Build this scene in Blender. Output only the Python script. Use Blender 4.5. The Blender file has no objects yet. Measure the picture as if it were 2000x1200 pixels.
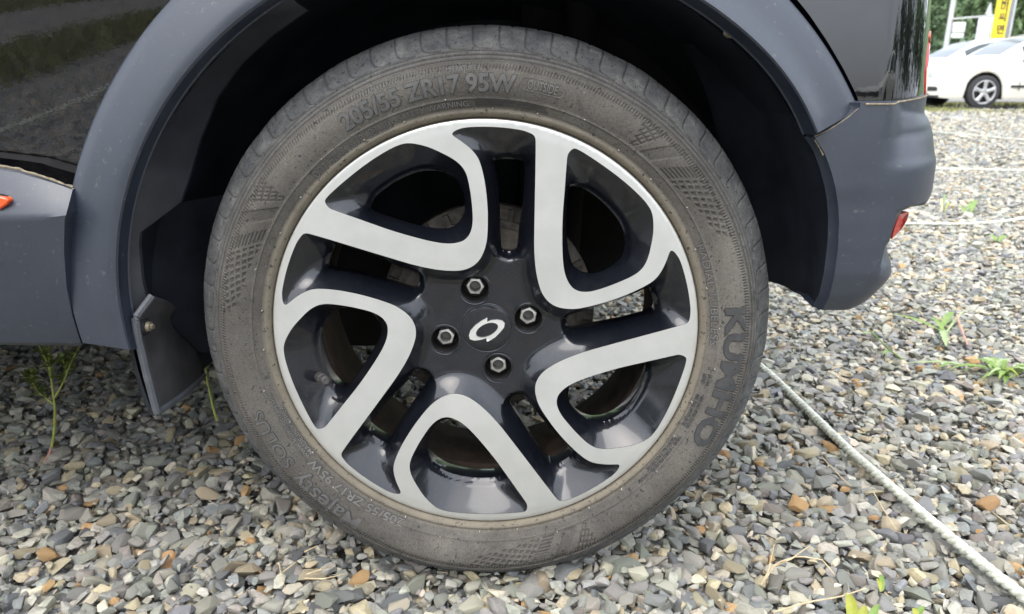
import bpy, bmesh, math, random
import numpy as np
from mathutils import Vector, Matrix, noise
from mathutils.geometry import delaunay_2d_cdt

random.seed(7)
rng = np.random.default_rng(11)
R = math.radians
S = bpy.context.scene
COL = S.collection

# ------------------------------------------------------------------ camera, sky, sun, exposure
ZH = 0.315                       # hub height above the gravel
FPX = 1430.0                     # focal length in pixels of a 2000 px wide frame
PITCH = math.atan(445.0 / FPX)
CAM = np.array([0.0289, -0.7588, ZH + 0.2710])
cd = bpy.data.cameras.new('camera')
cam = bpy.data.objects.new('camera', cd); COL.objects.link(cam)
cam.location = CAM.tolist()
cam.rotation_euler = (math.pi / 2 - PITCH, 0, 0)
cd.sensor_fit = 'HORIZONTAL'; cd.sensor_width = 36.0
cd.lens = FPX / 2000 * 36.0
cd.clip_start = 0.02; cd.clip_end = 600
cd.dof.use_dof = True; cd.dof.focus_distance = 0.82; cd.dof.aperture_fstop = 9.0
S.camera = cam

w = bpy.data.worlds.new('World'); S.world = w; w.use_nodes = True
nt = w.node_tree
bg = nt.nodes['Background']
sky = nt.nodes.new('ShaderNodeTexSky'); sky.sky_type = 'NISHITA'; sky.sun_disc = False
SUN_EL, SUN_AZ = R(58), R(205)
sky.sun_elevation = SUN_EL; sky.sun_rotation = SUN_AZ
sky.air_density = 1.0; sky.dust_density = 4.0; sky.ozone_density = 1.0
hsv = nt.nodes.new('ShaderNodeHueSaturation'); hsv.inputs['Saturation'].default_value = 0.78
nt.links.new(sky.outputs[0], hsv.inputs['Color'])
# bright broken overcast over the clear sky
wtc = nt.nodes.new('ShaderNodeTexCoord'); wn = nt.nodes.new('ShaderNodeTexNoise'); wn.inputs['Scale'].default_value = 2.2; wn.inputs['Detail'].default_value = 6; wn.inputs['Roughness'].default_value = 0.55
wr_ = nt.nodes.new('ShaderNodeValToRGB'); wr_.color_ramp.elements[0].position = 0.30; wr_.color_ramp.elements[0].color = (7.0, 7.7, 8.9, 1); wr_.color_ramp.elements[1].position = 0.70; wr_.color_ramp.elements[1].color = (12.0, 12.4, 13.2, 1)
wm_ = nt.nodes.new('ShaderNodeMixRGB'); wm_.inputs[0].default_value = 0.72
nt.links.new(wtc.outputs['Generated'], wn.inputs['Vector']); nt.links.new(wn.outputs[0], wr_.inputs[0])
# an overcast sky is about three times brighter overhead than at the horizon
wsp = nt.nodes.new('ShaderNodeSeparateXYZ'); nt.links.new(wtc.outputs['Generated'], wsp.inputs[0])
wmr = nt.nodes.new('ShaderNodeMapRange'); wmr.inputs['From Min'].default_value = 0.0; wmr.inputs['From Max'].default_value = 1.0; wmr.inputs['To Min'].default_value = 0.50; wmr.inputs['To Max'].default_value = 1.0
nt.links.new(wsp.outputs[2], wmr.inputs['Value'])
wmu = nt.nodes.new('ShaderNodeMixRGB'); wmu.blend_type = 'MULTIPLY'; wmu.inputs[0].default_value = 1.0
nt.links.new(wr_.outputs[0], wmu.inputs[1]); nt.links.new(wmr.outputs[0], wmu.inputs[2])
nt.links.new(hsv.outputs[0], wm_.inputs[1]); nt.links.new(wmu.outputs[0], wm_.inputs[2]); nt.links.new(wm_.outputs[0], bg.inputs[0])
bg.inputs[1].default_value = 0.15
sd = bpy.data.lights.new('sun', 'SUN'); sd.energy = 0.55; sd.angle = R(40); sd.color = (1.0, 0.965, 0.91)
sun = bpy.data.objects.new('sun', sd); COL.objects.link(sun)
dv = Vector((math.sin(SUN_AZ) * math.cos(SUN_EL), math.cos(SUN_AZ) * math.cos(SUN_EL), math.sin(SUN_EL)))
sun.rotation_euler = dv.to_track_quat('Z', 'Y').to_euler()
S.view_settings.view_transform = 'Standard'; S.view_settings.look = 'None'
S.view_settings.exposure = 1.47; S.view_settings.gamma = 1.0
S.view_settings.use_curve_mapping = False
S.render.engine = 'CYCLES'
S.cycles.max_bounces = 8
S.cycles.caustics_reflective = False

# ------------------------------------------------------------------ pixel -> place
_F = np.array([0, math.cos(PITCH), -math.sin(PITCH)])
_U = np.array([0, math.sin(PITCH), math.cos(PITCH)])
_R = np.array([1.0, 0, 0])
def _rays(px):
    px = np.atleast_2d(np.array(px, float))
    return _F + (px[:, :1] - 1000) / FPX * _R - (px[:, 1:] - 600) / FPX * _U
def at(px, Y):
    """points where the sight lines through pixels px meet the plane y = Y (Y a number or one per point)"""
    d = _rays(px); t = (np.asarray(Y) - CAM[1]) / d[:, 1]
    return CAM + t[:, None] * d
def on_ground(px, z=0.0):
    d = _rays(px); t = (z - CAM[2]) / d[:, 2]
    return CAM + t[:, None] * d
def project(X):
    v = np.atleast_2d(X) - CAM; z = v @ _F
    return np.stack([1000 + FPX * (v @ _R) / z, 600 - FPX * (v @ _U) / z], 1), z

# ------------------------------------------------------------------ object helpers
def tag(o, label=None, cat=None, group=None, kind=None):
    if label: o['label'] = label
    if cat: o['category'] = cat
    if group: o['group'] = group
    if kind: o['kind'] = kind
    return o
def empty(name, loc=(0, 0, 0), parent=None):
    o = bpy.data.objects.new(name, None); COL.objects.link(o); o.location = loc
    o.empty_display_size = 0.1
    if parent: o.parent = parent
    return o
def sharp(me, deg):
    me.polygons.foreach_set('use_smooth', np.ones(len(me.polygons), bool))
    if deg is not None:
        try: me.set_sharp_from_angle(angle=R(deg))
        except Exception: pass
def link(name, me, mat=None, parent=None, smooth=35):
    if mat is not None and not me.materials: me.materials.append(mat)
    if smooth is not None and smooth > 0: sharp(me, smooth)
    o = bpy.data.objects.new(name, me); COL.objects.link(o)
    if parent: o.parent = parent
    return o
def pyd(name, v, f, mat=None, parent=None, smooth=35):
    v = np.array(v, float); f = [tuple(int(i) for i in q) for q in f]; use = sorted({i for q in f for i in q}); mp = {k: n for n, k in enumerate(use)}
    v = v[use]; f = [tuple(mp[i] for i in q) for q in f]
    me = bpy.data.meshes.new(name)
    me.from_pydata([tuple(map(float, x)) for x in v], [], [tuple(map(int, x)) for x in f]); me.update()
    return link(name, me, mat, parent, smooth)
def np_mesh(name, V, T):
    """fast triangle or quad mesh"""
    me = bpy.data.meshes.new(name); k = T.shape[1]; n = len(T)
    me.vertices.add(len(V)); me.vertices.foreach_set('co', np.asarray(V, np.float32).ravel())
    me.loops.add(n * k); me.loops.foreach_set('vertex_index', np.asarray(T, np.int32).ravel())
    me.polygons.add(n); me.polygons.foreach_set('loop_start', np.arange(0, n * k, k, dtype=np.int32))
    me.polygons.foreach_set('loop_total', np.full(n, k, np.int32))
    me.update(calc_edges=True); me.validate()
    return me
def bm_obj(name, bm, mat=None, parent=None, smooth=35):
    me = bpy.data.meshes.new(name); bm.to_mesh(me); bm.free()
    return link(name, me, mat, parent, smooth)
def grid_faces(n, m, wrap=False, flip=False):
    """n rows, m columns"""
    i, j = np.meshgrid(np.arange(n - 1), np.arange(m if wrap else m - 1), indexing='ij')
    j2 = (j + 1) % m
    q = np.stack([i * m + j, i * m + j2, (i + 1) * m + j2, (i + 1) * m + j], -1).reshape(-1, 4)
    return q[:, ::-1] if flip else q
def lathe(name, prof, seg, mat, parent, centre=(0, 0, 0), smooth=35, flip=False):
    """prof: (r, y) list; spun about the Y axis"""
    prof = np.array(prof, float); a = np.linspace(0, 2 * math.pi, seg, endpoint=False)
    V = np.stack([prof[:, :1] * np.cos(a), np.repeat(prof[:, 1:], seg, 1), prof[:, :1] * np.sin(a)], -1).reshape(-1, 3)
    me = np_mesh(name, V + np.array(centre), grid_faces(len(prof), seg, True, flip))
    return link(name, me, mat, parent, smooth)
def tube_into(bm, pts, rad, sides=8, cap=True):
    pts = [Vector(p) for p in pts]; n = len(pts)
    rad = rad if hasattr(rad, '__len__') else [rad] * n
    rings = []; ref = Vector((0.31, 0.2, 0.93)).normalized()
    for i, p in enumerate(pts):
        t = (pts[min(i + 1, n - 1)] - pts[max(i - 1, 0)]).normalized()
        u = t.cross(ref)
        if u.length < 1e-4: u = t.cross(Vector((1, 0, 0)))
        u.normalize(); v = t.cross(u)
        rings.append([bm.verts.new(p + (u * math.cos(2 * math.pi * k / sides) + v * math.sin(2 * math.pi * k / sides)) * rad[i]) for k in range(sides)])
    for a, b in zip(rings, rings[1:]):
        for k in range(sides):
            bm.faces.new((a[k], a[(k + 1) % sides], b[(k + 1) % sides], b[k]))
    if cap:
        bm.faces.new(rings[0][::-1]); bm.faces.new(rings[-1])
def box_into(bm, lo, hi, bevel=0.0):
    r = bmesh.ops.create_cube(bm, size=1.0)
    lo, hi = Vector(lo), Vector(hi)
    for v in r['verts']:
        v.co = Vector((lo[i] + (v.co[i] + 0.5) * (hi[i] - lo[i]) for i in range(3)))
    if bevel:
        es = list({e for v in r['verts'] for e in v.link_edges})
        bmesh.ops.bevel(bm, geom=es, offset=bevel, segments=2, affect='EDGES', profile=0.6)
def resample(P, n, closed=False, smooth=True):
    P = np.array(P, float)
    if closed: P = np.vstack([P, P[:1]])
    if smooth:
        Q = np.vstack([P[-2], P, P[1]]) if closed else np.vstack([2 * P[0] - P[1], P, 2 * P[-1] - P[-2]])
        out = []
        for i in range(1, len(Q) - 2):
            t = np.linspace(0, 1, 12, endpoint=False)[:, None]; a, b, c, d = Q[i - 1:i + 3]
            out.append(0.5 * (2 * b + (c - a) * t + (2 * a - 5 * b + 4 * c - d) * t ** 2 + (3 * b - a - 3 * c + d) * t ** 3))
        P = np.vstack(out + [Q[-2][None]])
    s = np.r_[0, np.cumsum(np.linalg.norm(np.diff(P, axis=0), axis=1))]
    t = np.linspace(0, s[-1], n + 1)[:-1] if closed else np.linspace(0, s[-1], n)
    return np.stack([np.interp(t, s, P[:, k]) for k in range(P.shape[1])], 1)
def resample_step(P, step, closed=False, smooth=True):
    L = np.linalg.norm(np.diff(np.array(P, float), axis=0), axis=1).sum()
    return resample(P, max(4, int(L / step)), closed, smooth)
def inside(pts, poly):
    x, y = pts[:, 0], pts[:, 1]; r = np.zeros(len(pts), bool)
    x0, y0 = poly[:, 0], poly[:, 1]; x1, y1 = np.roll(x0, -1), np.roll(y0, -1)
    for a, b, c, d in zip(x0, y0, x1, y1):
        if b == d: continue
        m = (b > y) != (d > y)
        r ^= m & (x < (c - a) * (y - b) / (d - b) + a)
    return r
def dist_to(pts, poly, closed=True):
    a = poly if closed else poly[:-1]; b = np.roll(poly, -1, 0) if closed else poly[1:]
    out = np.full(len(pts), 1e9)
    for i in range(0, len(pts), 4000):
        p = pts[i:i + 4000, None]; d = (b - a)[None]; t = ((p - a) * d).sum(-1) / np.maximum((d * d).sum(-1), 1e-12)
        t = np.clip(t, 0, 1)[..., None]
        out[i:i + 4000] = np.sqrt((((a + t * d) - p) ** 2).sum(-1)).min(1)
    return out
def sstep(x): x = np.clip(x, 0, 1); return x * x * (3 - 2 * x)

# ------------------------------------------------------------------ materials
class NT:
    def __init__(s, name):
        s.m = bpy.data.materials.new(name); s.m.use_nodes = True; s.t = s.m.node_tree
        s.b = s.t.nodes['Principled BSDF']; s.tc = s.t.nodes.new('ShaderNodeTexCoord')
    def n(s, kind, **kw):
        x = s.t.nodes.new('ShaderNode' + kind)
        for k, v in kw.items(): setattr(x, k, v)
        return x
    def l(s, a, b): s.t.links.new(a, b)
    def noise(s, scale, detail=4, rough=0.55, src=None, dist=0.0):
        x = s.n('TexNoise'); x.inputs['Scale'].default_value = scale; x.inputs['Detail'].default_value = detail
        x.inputs['Roughness'].default_value = rough; x.inputs['Distortion'].default_value = dist
        s.l(src or s.tc.outputs['Object'], x.inputs['Vector']); return x.outputs[0]
    def ramp(s, fac, stops):
        x = s.n('ValToRGB'); e = x.color_ramp.elements
        while len(e) < len(stops): e.new(0.5)
        for q, (p, c) in zip(e, stops):
            q.position = p; q.color = (*c, 1) if hasattr(c, '__len__') else (c, c, c, 1)
        s.l(fac, x.inputs[0]); return x.outputs[0]
    def mix(s, fac, a, b, mode='MIX'):
        x = s.n('MixRGB', blend_type=mode)
        for i, v in enumerate((fac, a, b)):
            if hasattr(v, 'is_linked'): s.l(v, x.inputs[i])
            elif hasattr(v, '__len__'): x.inputs[i].default_value = (*v, 1)
            else: x.inputs[i].default_value = v if i == 0 else (v, v, v, 1)
        return x.outputs[0]
    def math(s, op, a, b=0.0, c=0.0):
        x = s.n('Math', operation=op)
        for i, v in enumerate((a, b, c)):
            if hasattr(v, 'is_linked'): s.l(v, x.inputs[i])
            else: x.inputs[i].default_value = v
        return x.outputs[0]
    def set(s, **kw):
        for k, v in kw.items():
            k = k.replace('_', ' ')
            i = s.b.inputs[k]
            if hasattr(v, 'is_linked'): s.l(v, i)
            elif k == 'Base Color' or k == 'Coat Tint': i.default_value = (*v, 1)
            else: i.default_value = v
        return s
    def bump(s, h, strength=0.3, dist=0.001):
        x = s.n('Bump'); x.inputs['Strength'].default_value = strength; x.inputs['Distance'].default_value = dist
        s.l(h, x.inputs['Height']); s.l(x.outputs[0], s.b.inputs['Normal']); return s

def plain(name, c, rough=0.6, metal=0.0, var=0.25, vs=30, bump=0.0, bs=200, **kw):
    k = NT(name); c = np.array(c)
    f = k.noise(vs, 5, 0.6)
    col = k.ramp(f, [(0.3, tuple(c * (1 - var))), (0.7, tuple(np.minimum(c * (1 + var), 1)))])
    k.set(Base_Color=col, Roughness=rough, Metallic=metal, **kw)
    if name in ('barrel_brown', 'liner_black', 'underbody'): k.set(Specular_IOR_Level=0.15)
    if bump: k.bump(k.noise(bs, 3), bump, 0.0006)
    return k.m

def mat_plastic():
    k = NT('grey_plastic')
    f = k.noise(14, 6, 0.65); g = k.noise(160, 3, 0.7)
    c = k.ramp(f, [(0.3, (0.0115, 0.0170, 0.0285)), (0.7, (0.0170, 0.0235, 0.0375))])
    sp = k.ramp(g, [(0.63, 0.0), (0.72, 1.0)])
    c = k.mix(k.math('MULTIPLY', sp, 0.42), c, (0.12, 0.115, 0.105))
    # rubbed scratches
    mp = k.n('Mapping'); k.l(k.tc.outputs['Object'], mp.inputs[0]); mp.inputs['Scale'].default_value = (9, 60, 70)
    mp.inputs['Rotation'].default_value = (0, 0.35, 0)
    sc = k.ramp(k.noise(3.0, 6, 0.8, mp.outputs[0]), [(0.66, 0.0), (0.70, 1.0)])
    c = k.mix(k.math('MULTIPLY', sc, 0.4), c, (0.16, 0.16, 0.165))
    r = k.ramp(f, [(0.3, 0.38), (0.7, 0.50)])
    k.set(Base_Color=c, Roughness=r, Specular_IOR_Level=0.85)
    k.bump(k.noise(1100, 2), 0.28, 0.0004)
    return k.m
def mat_black_paint():
    k = NT('black_paint')
    d = k.noise(22, 7, 0.7); s = k.ramp(k.noise(420, 2, 0.8), [(0.70, 0.0), (0.78, 1.0)])
    c = k.ramp(d, [(0.35, (0.0025, 0.0026, 0.0036)), (0.75, (0.0055, 0.0055, 0.006))])
    sep = k.n('SeparateXYZ'); k.l(k.tc.outputs['Object'], sep.inputs[0])
    low = k.math('SUBTRACT', 1.0, k.math('MULTIPLY', k.math('SUBTRACT', sep.outputs[2], 0.45), 9.0))
    low = k.n('Clamp') if False else k.ramp(low, [(0.0, 0.0), (1.0, 1.0)])
    dirt = k.math('MULTIPLY', low, k.ramp(k.noise(45, 8, 0.75), [(0.4, 0.0), (0.75, 0.05)]))
    c = k.mix(dirt, c, (0.25, 0.22, 0.18))
    c = k.mix(k.math('MULTIPLY', s, 0.05), c, (0.3, 0.3, 0.29))
    k.set(Base_Color=c, Roughness=0.05, Specular_IOR_Level=0.12, Coat_Weight=1.0, Coat_Roughness=0.010, Coat_IOR=1.6)
    x = k.n('Bump'); x.inputs['Strength'].default_value = 0.02; x.inputs['Distance'].default_value = 0.0006
    k.l(k.noise(260, 1, 0.5), x.inputs['Height']); k.l(x.outputs[0], k.b.inputs['Coat Normal'])
    return k.m
def mat_spoke_black():
    k = NT('gloss_black_alloy')
    a = k.noise(16, 6, 0.62); b = k.ramp(k.noise(520, 2, 0.8), [(0.60, 0.0), (0.72, 1.0)])
    c = k.ramp(a, [(0.3, (0.0030, 0.0038, 0.0065)), (0.72, (0.0058, 0.0069, 0.0105))])
    c = k.mix(k.math('MULTIPLY', b, 0.22), c, (0.09, 0.095, 0.11))
    dust = k.ramp(k.noise(38, 8, 0.72), [(0.54, 0.0), (0.80, 0.09)])
    c = k.mix(dust, c, (0.09, 0.09, 0.088))
    k.set(Base_Color=c, Roughness=k.ramp(a, [(0.3, 0.30), (0.7, 0.42)]), Specular_IOR_Level=0.18,
          Coat_Weight=1.0, Coat_Roughness=k.ramp(k.noise(60, 6, 0.7), [(0.35, 0.06), (0.75, 0.16)]))
    k.bump(k.noise(900, 2, 0.7), 0.10, 0.0003)
    return k.m
def mat_machined():
    k = NT('machined_alloy')
    # turned grooves: fine rings about the hub
    sep = k.n('SeparateXYZ'); k.l(k.tc.outputs['Object'], sep.inputs[0])
    rad = k.math('SQRT', k.math('ADD', k.math('POWER', sep.outputs[0], 2.0), k.math('POWER', sep.outputs[2], 2.0)))
    cx = k.n('CombineXYZ'); k.l(k.math('MULTIPLY', rad, 900.0), cx.inputs[0])
    rings = k.noise(1.0, 3, 0.6, cx.outputs[0])
    a = k.noise(20, 7, 0.6)
    c = k.ramp(a, [(0.3, (0.58, 0.585, 0.56)), (0.7, (0.68, 0.68, 0.65))])
    st = k.ramp(k.noise(70, 9, 0.8), [(0.60, 0.0), (0.80, 0.38)])
    ch = k.ramp(k.noise(330, 3, 0.7), [(0.72, 0.0), (0.78, 0.5)]); c = k.mix(ch, c, (0.32, 0.31, 0.29))
    c = k.mix(st, c, (0.45, 0.40, 0.33))
    edge = k.ramp(rad, [(0.2285, 0.0), (0.2325, 0.45)])
    c = k.mix(k.math('MULTIPLY', edge, k.ramp(k.noise(30, 5), [(0.3, 0.3), (0.7, 1.0)])), c, (0.40, 0.35, 0.28))
    k.set(Base_Color=c, Metallic=0.75, Roughness=0.36, Specular_IOR_Level=0.5, Coat_Weight=0.3, Coat_Roughness=0.15)
    k.bump(rings, 0.06, 0.0002)
    return k.m
def mat_tyre():
    k = NT('dusty_rubber')
    sep = k.n('SeparateXYZ'); k.l(k.tc.outputs['Object'], sep.inputs[0])
    rad = k.math('SQRT', k.math('ADD', k.math('POWER', sep.outputs[0], 2.0), k.math('POWER', sep.outputs[2], 2.0)))
    big = k.noise(6, 9, 0.68, dist=0.7); mid = k.noise(45, 6, 0.7); fine = k.noise(700, 3, 0.7)
    side = k.ramp(big, [(0.30, (0.042, 0.038, 0.034)), (0.5, (0.080, 0.072, 0.061)), (0.70, (0.132, 0.121, 0.103))])
    side = k.mix(k.ramp(mid, [(0.35, 0.0), (0.7, 0.40)]), side, (0.112, 0.106, 0.096))
    tread = k.ramp(mid, [(0.3, (0.042, 0.045, 0.050)), (0.55, (0.092, 0.093, 0.091)), (0.75, (0.17, 0.167, 0.155))])
    t = k.ramp(k.math('ADD', rad, k.math('MULTIPLY', k.math('SUBTRACT', big, 0.5), 0.02)), [(0.286, 0.0), (0.306, 1.0)])
    c = k.mix(t, side, tread)
    c = k.mix(1.0, c, k.ramp(k.noise(520, 4, 0.8), [(0.3, 0.66), (0.5, 1.0), (0.72, 1.36)]), 'MULTIPLY')
    # tan dirt caught in the rim protector
    bead = k.ramp(rad, [(0.2365, 1.0), (0.2455, 0.0)])
    c = k.mix(k.math('MULTIPLY', bead, k.ramp(mid, [(0.25, 0.45), (0.7, 0.95)])), c, (0.21, 0.18, 0.13))
    # black rubbed patches and specks
    pat = k.ramp(k.noise(11, 8, 0.7, dist=0.8), [(0.60, 0.0), (0.74, 0.75)])
    c = k.mix(pat, c, (0.026, 0.026, 0.027))
    sp = k.ramp(k.noise(230, 3, 0.65), [(0.33, 0.9), (0.39, 0.0)])
    c = k.mix(sp, c, (0.022, 0.021, 0.021))
    lt = k.ramp(k.noise(330, 2, 0.6), [(0.71, 0.0), (0.78, 0.7)])
    c = k.mix(lt, c, (0.24, 0.23, 0.21))
    at_ = k.n('Attribute', attribute_name='cut'); c = k.mix(at_.outputs['Fac'], c, (0.016, 0.016, 0.016))  # paints the shade of grooves, ribs and motifs into the rubber colour
    k.set(Base_Color=c, Roughness=0.82, Specular_IOR_Level=0.28)
    k.bump(k.mix(0.4, fine, mid), 0.6, 0.0009)
    return k.m
def mat_letter(name='worn_rubber_letters', lo=(0.062, 0.062, 0.061), hi=(0.116, 0.113, 0.106)):
    k = NT(name)
    m = k.noise(60, 6, 0.7)
    c = k.ramp(m, [(0.3, lo), (0.7, hi)])
    k.set(Base_Color=c, Roughness=0.8, Specular_IOR_Level=0.3); k.bump(k.noise(900, 2), 0.3, 0.0004)
    return k.m
def stone_nodes(name, use_obj):
    k = NT(name)
    if use_obj:
        oi = k.n('ObjectInfo'); base = oi.outputs['Color']; src = k.tc.outputs['Object']; sc = 1.0
        ad = k.n('VectorMath', operation='ADD'); k.l(k.tc.outputs['Object'], ad.inputs[0])
        cb = k.n('CombineXYZ'); k.l(k.math('MULTIPLY', oi.outputs['Random'], 37.0), cb.inputs[0]); k.l(cb.outputs[0], ad.inputs[1])
        src = ad.outputs[0]
    else:
        at_ = k.n('VertexColor', layer_name='stone'); base = at_.outputs[0]; src = k.tc.outputs['Object']
    a = k.noise(120, 8, 0.78, src, 0.6); b = k.noise(650, 4, 0.75, src)
    v = k.ramp(a, [(0.25, 0.60), (0.5, 1.02), (0.78, 1.45)])
    c = k.mix(1.0, base, v, 'MULTIPLY')
    pale = k.ramp(k.noise(260, 5, 0.75, src), [(0.60, 0.0), (0.75, 0.35)])
    c = k.mix(pale, c, (0.42, 0.40, 0.36))
    rust = k.ramp(k.noise(55, 6, 0.7, src), [(0.64, 0.0), (0.76, 0.30)])
    c = k.mix(rust, c, (0.30, 0.19, 0.09))
    k.set(Base_Color=c, Roughness=0.78, Specular_IOR_Level=0.35)
    k.bump(k.mix(0.45, a, b), 0.9, 0.0028)
    return k.m
def mat_ground():
    k = NT('gravel_ground')
    v = k.n('TexVoronoi'); v.inputs['Scale'].default_value = 42; k.l(k.tc.outputs['Object'], v.inputs['Vector'])
    sp = k.n('SeparateColor'); k.l(v.outputs['Color'], sp.inputs[0])
    c = k.ramp(sp.outputs[0], [(0.0, (0.10, 0.105, 0.11)), (0.25, (0.21, 0.22, 0.22)), (0.5, (0.27, 0.275, 0.265)), (0.72, (0.36, 0.35, 0.33)), (0.88, (0.37, 0.29, 0.19)), (1.0, (0.52, 0.47, 0.38))])
    gap = k.ramp(v.outputs['Distance'], [(0.45, 1.0), (0.75, 0.35)])
    c = k.mix(1.0, c, gap, 'MULTIPLY')
    gr = k.ramp(k.noise(0.55, 6, 0.7, dist=0.6), [(0.60, 0.0), (0.72, 0.5)])
    c = k.mix(gr, c, (0.13, 0.15, 0.05))
    k.set(Base_Color=c, Roughness=0.9, Specular_IOR_Level=0.2)
    k.bump(k.math('SUBTRACT', 1.0, v.outputs['Distance']), 0.8, 0.012)
    return k.m
def mat_leaf(name, c0, c1, trans=0.25):
    k = NT(name)
    f = k.noise(35, 4, 0.6); oi = k.n('ObjectInfo')
    c = k.ramp(f, [(0.3, c0), (0.7, c1)])
    k.set(Base_Color=c, Roughness=0.5, Specular_IOR_Level=0.3)
    tr = k.n('BsdfTranslucent'); k.l(c, tr.inputs[0]); mx = k.n('MixShader'); mx.inputs[0].default_value = trans
    out = k.t.nodes['Material Output']
    k.l(k.b.outputs[0], mx.inputs[1]); k.l(tr.outputs[0], mx.inputs[2]); k.l(mx.outputs[0], out.inputs['Surface'])
    return k.m
def mat_foliage(name, lo, hi):
    k = NT(name)
    g = k.n('NewGeometry')
    c = k.ramp(g.outputs['Random Per Island'], [(0.0, lo), (1.0, hi)])
    k.set(Base_Color=c, Roughness=0.6, Specular_IOR_Level=0.25)
    return k.m
def glassy(name, c, rough=0.05):
    k = NT(name); k.set(Base_Color=c, Roughness=rough, Specular_IOR_Level=0.6); return k.m

PLASTIC = mat_plastic(); PAINT = mat_black_paint(); SPOKE = mat_spoke_black(); ALLOY = mat_machined()
TYRE = mat_tyre(); LETTER = mat_letter(); LETTER_L = mat_letter('pale_rubber_letters', (0.092, 0.089, 0.083), (0.152, 0.146, 0.135)); LETTER_D = mat_letter('dark_rubber_letters', (0.034, 0.035, 0.037), (0.062, 0.061, 0.060))
STONE = stone_nodes('gravel_stone', False); STONE1 = stone_nodes('loose_stone', True); GROUND = mat_ground()
LINER = plain('liner_black', (0.016, 0.0185, 0.024), 0.56, 0, 0.45, 14, 0.15, 300)
RUBBERF = plain('flap_rubber', (0.032, 0.031, 0.033), 0.62, 0, 0.55, 18, 0.35, 300)
UNDER = plain('underbody', (0.018, 0.017, 0.017), 0.75, 0, 0.4, 10)
BARREL = plain('barrel_brown', (0.046, 0.033, 0.025), 0.78, 0.0, 0.5, 30, 0.2, 300)
DRUM = plain('drum_grey', (0.095, 0.082, 0.066), 0.75, 0.1, 0.6, 70, 0.3, 300)
NUT = plain('nut_steel', (0.58, 0.56, 0.52), 0.45, 0.7, 0.25, 120, 0.2, 500)
SOCKET_SHADE = plain('nut_socket_shade', (0.16, 0.155, 0.14), 0.6, 0.3, 0.3, 200)  # darker grey paints the shade inside the nut holes
NUTBORE = plain('lug_bore', (0.010, 0.009, 0.008), 0.45, 0.0, 0.6, 90)
CHROME = plain('chrome', (0.86, 0.86, 0.84), 0.30, 0.85, 0.08, 60)
SEAMDIRT = plain('seam_dirt', (0.21, 0.175, 0.12), 0.95, 0, 0.45, 160, 0.8, 500)
GAP = plain('black_gap', (0.006, 0.006, 0.006), 0.8)
ORANGE = plain('orange_trim', (0.72, 0.085, 0.015), 0.35, 0, 0.12, 40, Coat_Weight=0.5)
ROPE = plain('white_rope', (0.56, 0.57, 0.48), 0.85, 0, 0.38, 90, 0.5, 900)
STRAW = plain('straw', (0.50, 0.40, 0.24), 0.8, 0, 0.3, 90)
REDLENS = plain('red_lens', (0.55, 0.018, 0.015), 0.14, 0, 0.15, 80, Coat_Weight=1.0)
REDREF = plain('red_reflector', (0.60, 0.10, 0.075), 0.35, 0, 0.25, 200, 0.4, 700)
CLEAR = plain('pale_lens', (0.55, 0.50, 0.42), 0.12, 0, 0.1, 40, Coat_Weight=1.0)
RUST = plain('old_screw', (0.20, 0.17, 0.12), 0.6, 0.6, 0.4, 200, 0.4, 600)

# ------------------------------------------------------------------ ground and hill (setting)
def ground():
    n = 90
    u = np.linspace(-1, 1, n); xs = np.sign(u) * (np.abs(u) ** 3) * 260
    X, Y = np.meshgrid(xs, xs, indexing='ij')
    Z = -0.024 + 0 * X
    V = np.stack([X, Y + 5, Z], -1).reshape(-1, 3)
    o = link('ground', np_mesh('ground', V, grid_faces(n, n, flip=True)), GROUND)
    tag(o, kind='structure'); return o
GND = ground()

def hill():
    k = NT('hill_green')
    f = k.noise(0.35, 8, 0.7); c = k.ramp(f, [(0.3, (0.06, 0.10, 0.05)), (0.55, (0.11, 0.17, 0.07)), (0.72, (0.20, 0.17, 0.11))])
    k.set(Base_Color=c, Roughness=0.9); k.bump(k.noise(1.2, 8, 0.7), 1.0, 0.6)
    n, m = 30, 90
    V = []
    for i in range(n):
        for j in range(m):
            t = i / (n - 1); x = -90 + 220 * j / (m - 1)
            h = 26 * sstep(np.array(t * 1.0)) * (0.75 + 0.35 * noise.noise((x * 0.02, t * 2, 3)))
            V.append((x, 46 + 60 * t, h - 0.3 + 0.8 * noise.noise((x * 0.2, t * 14, 1))))
    o = link('hill', np_mesh('hill', np.array(V), grid_faces(n, m)), k.m, None, 180)
    tag(o, kind='structure')
hill()

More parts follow.
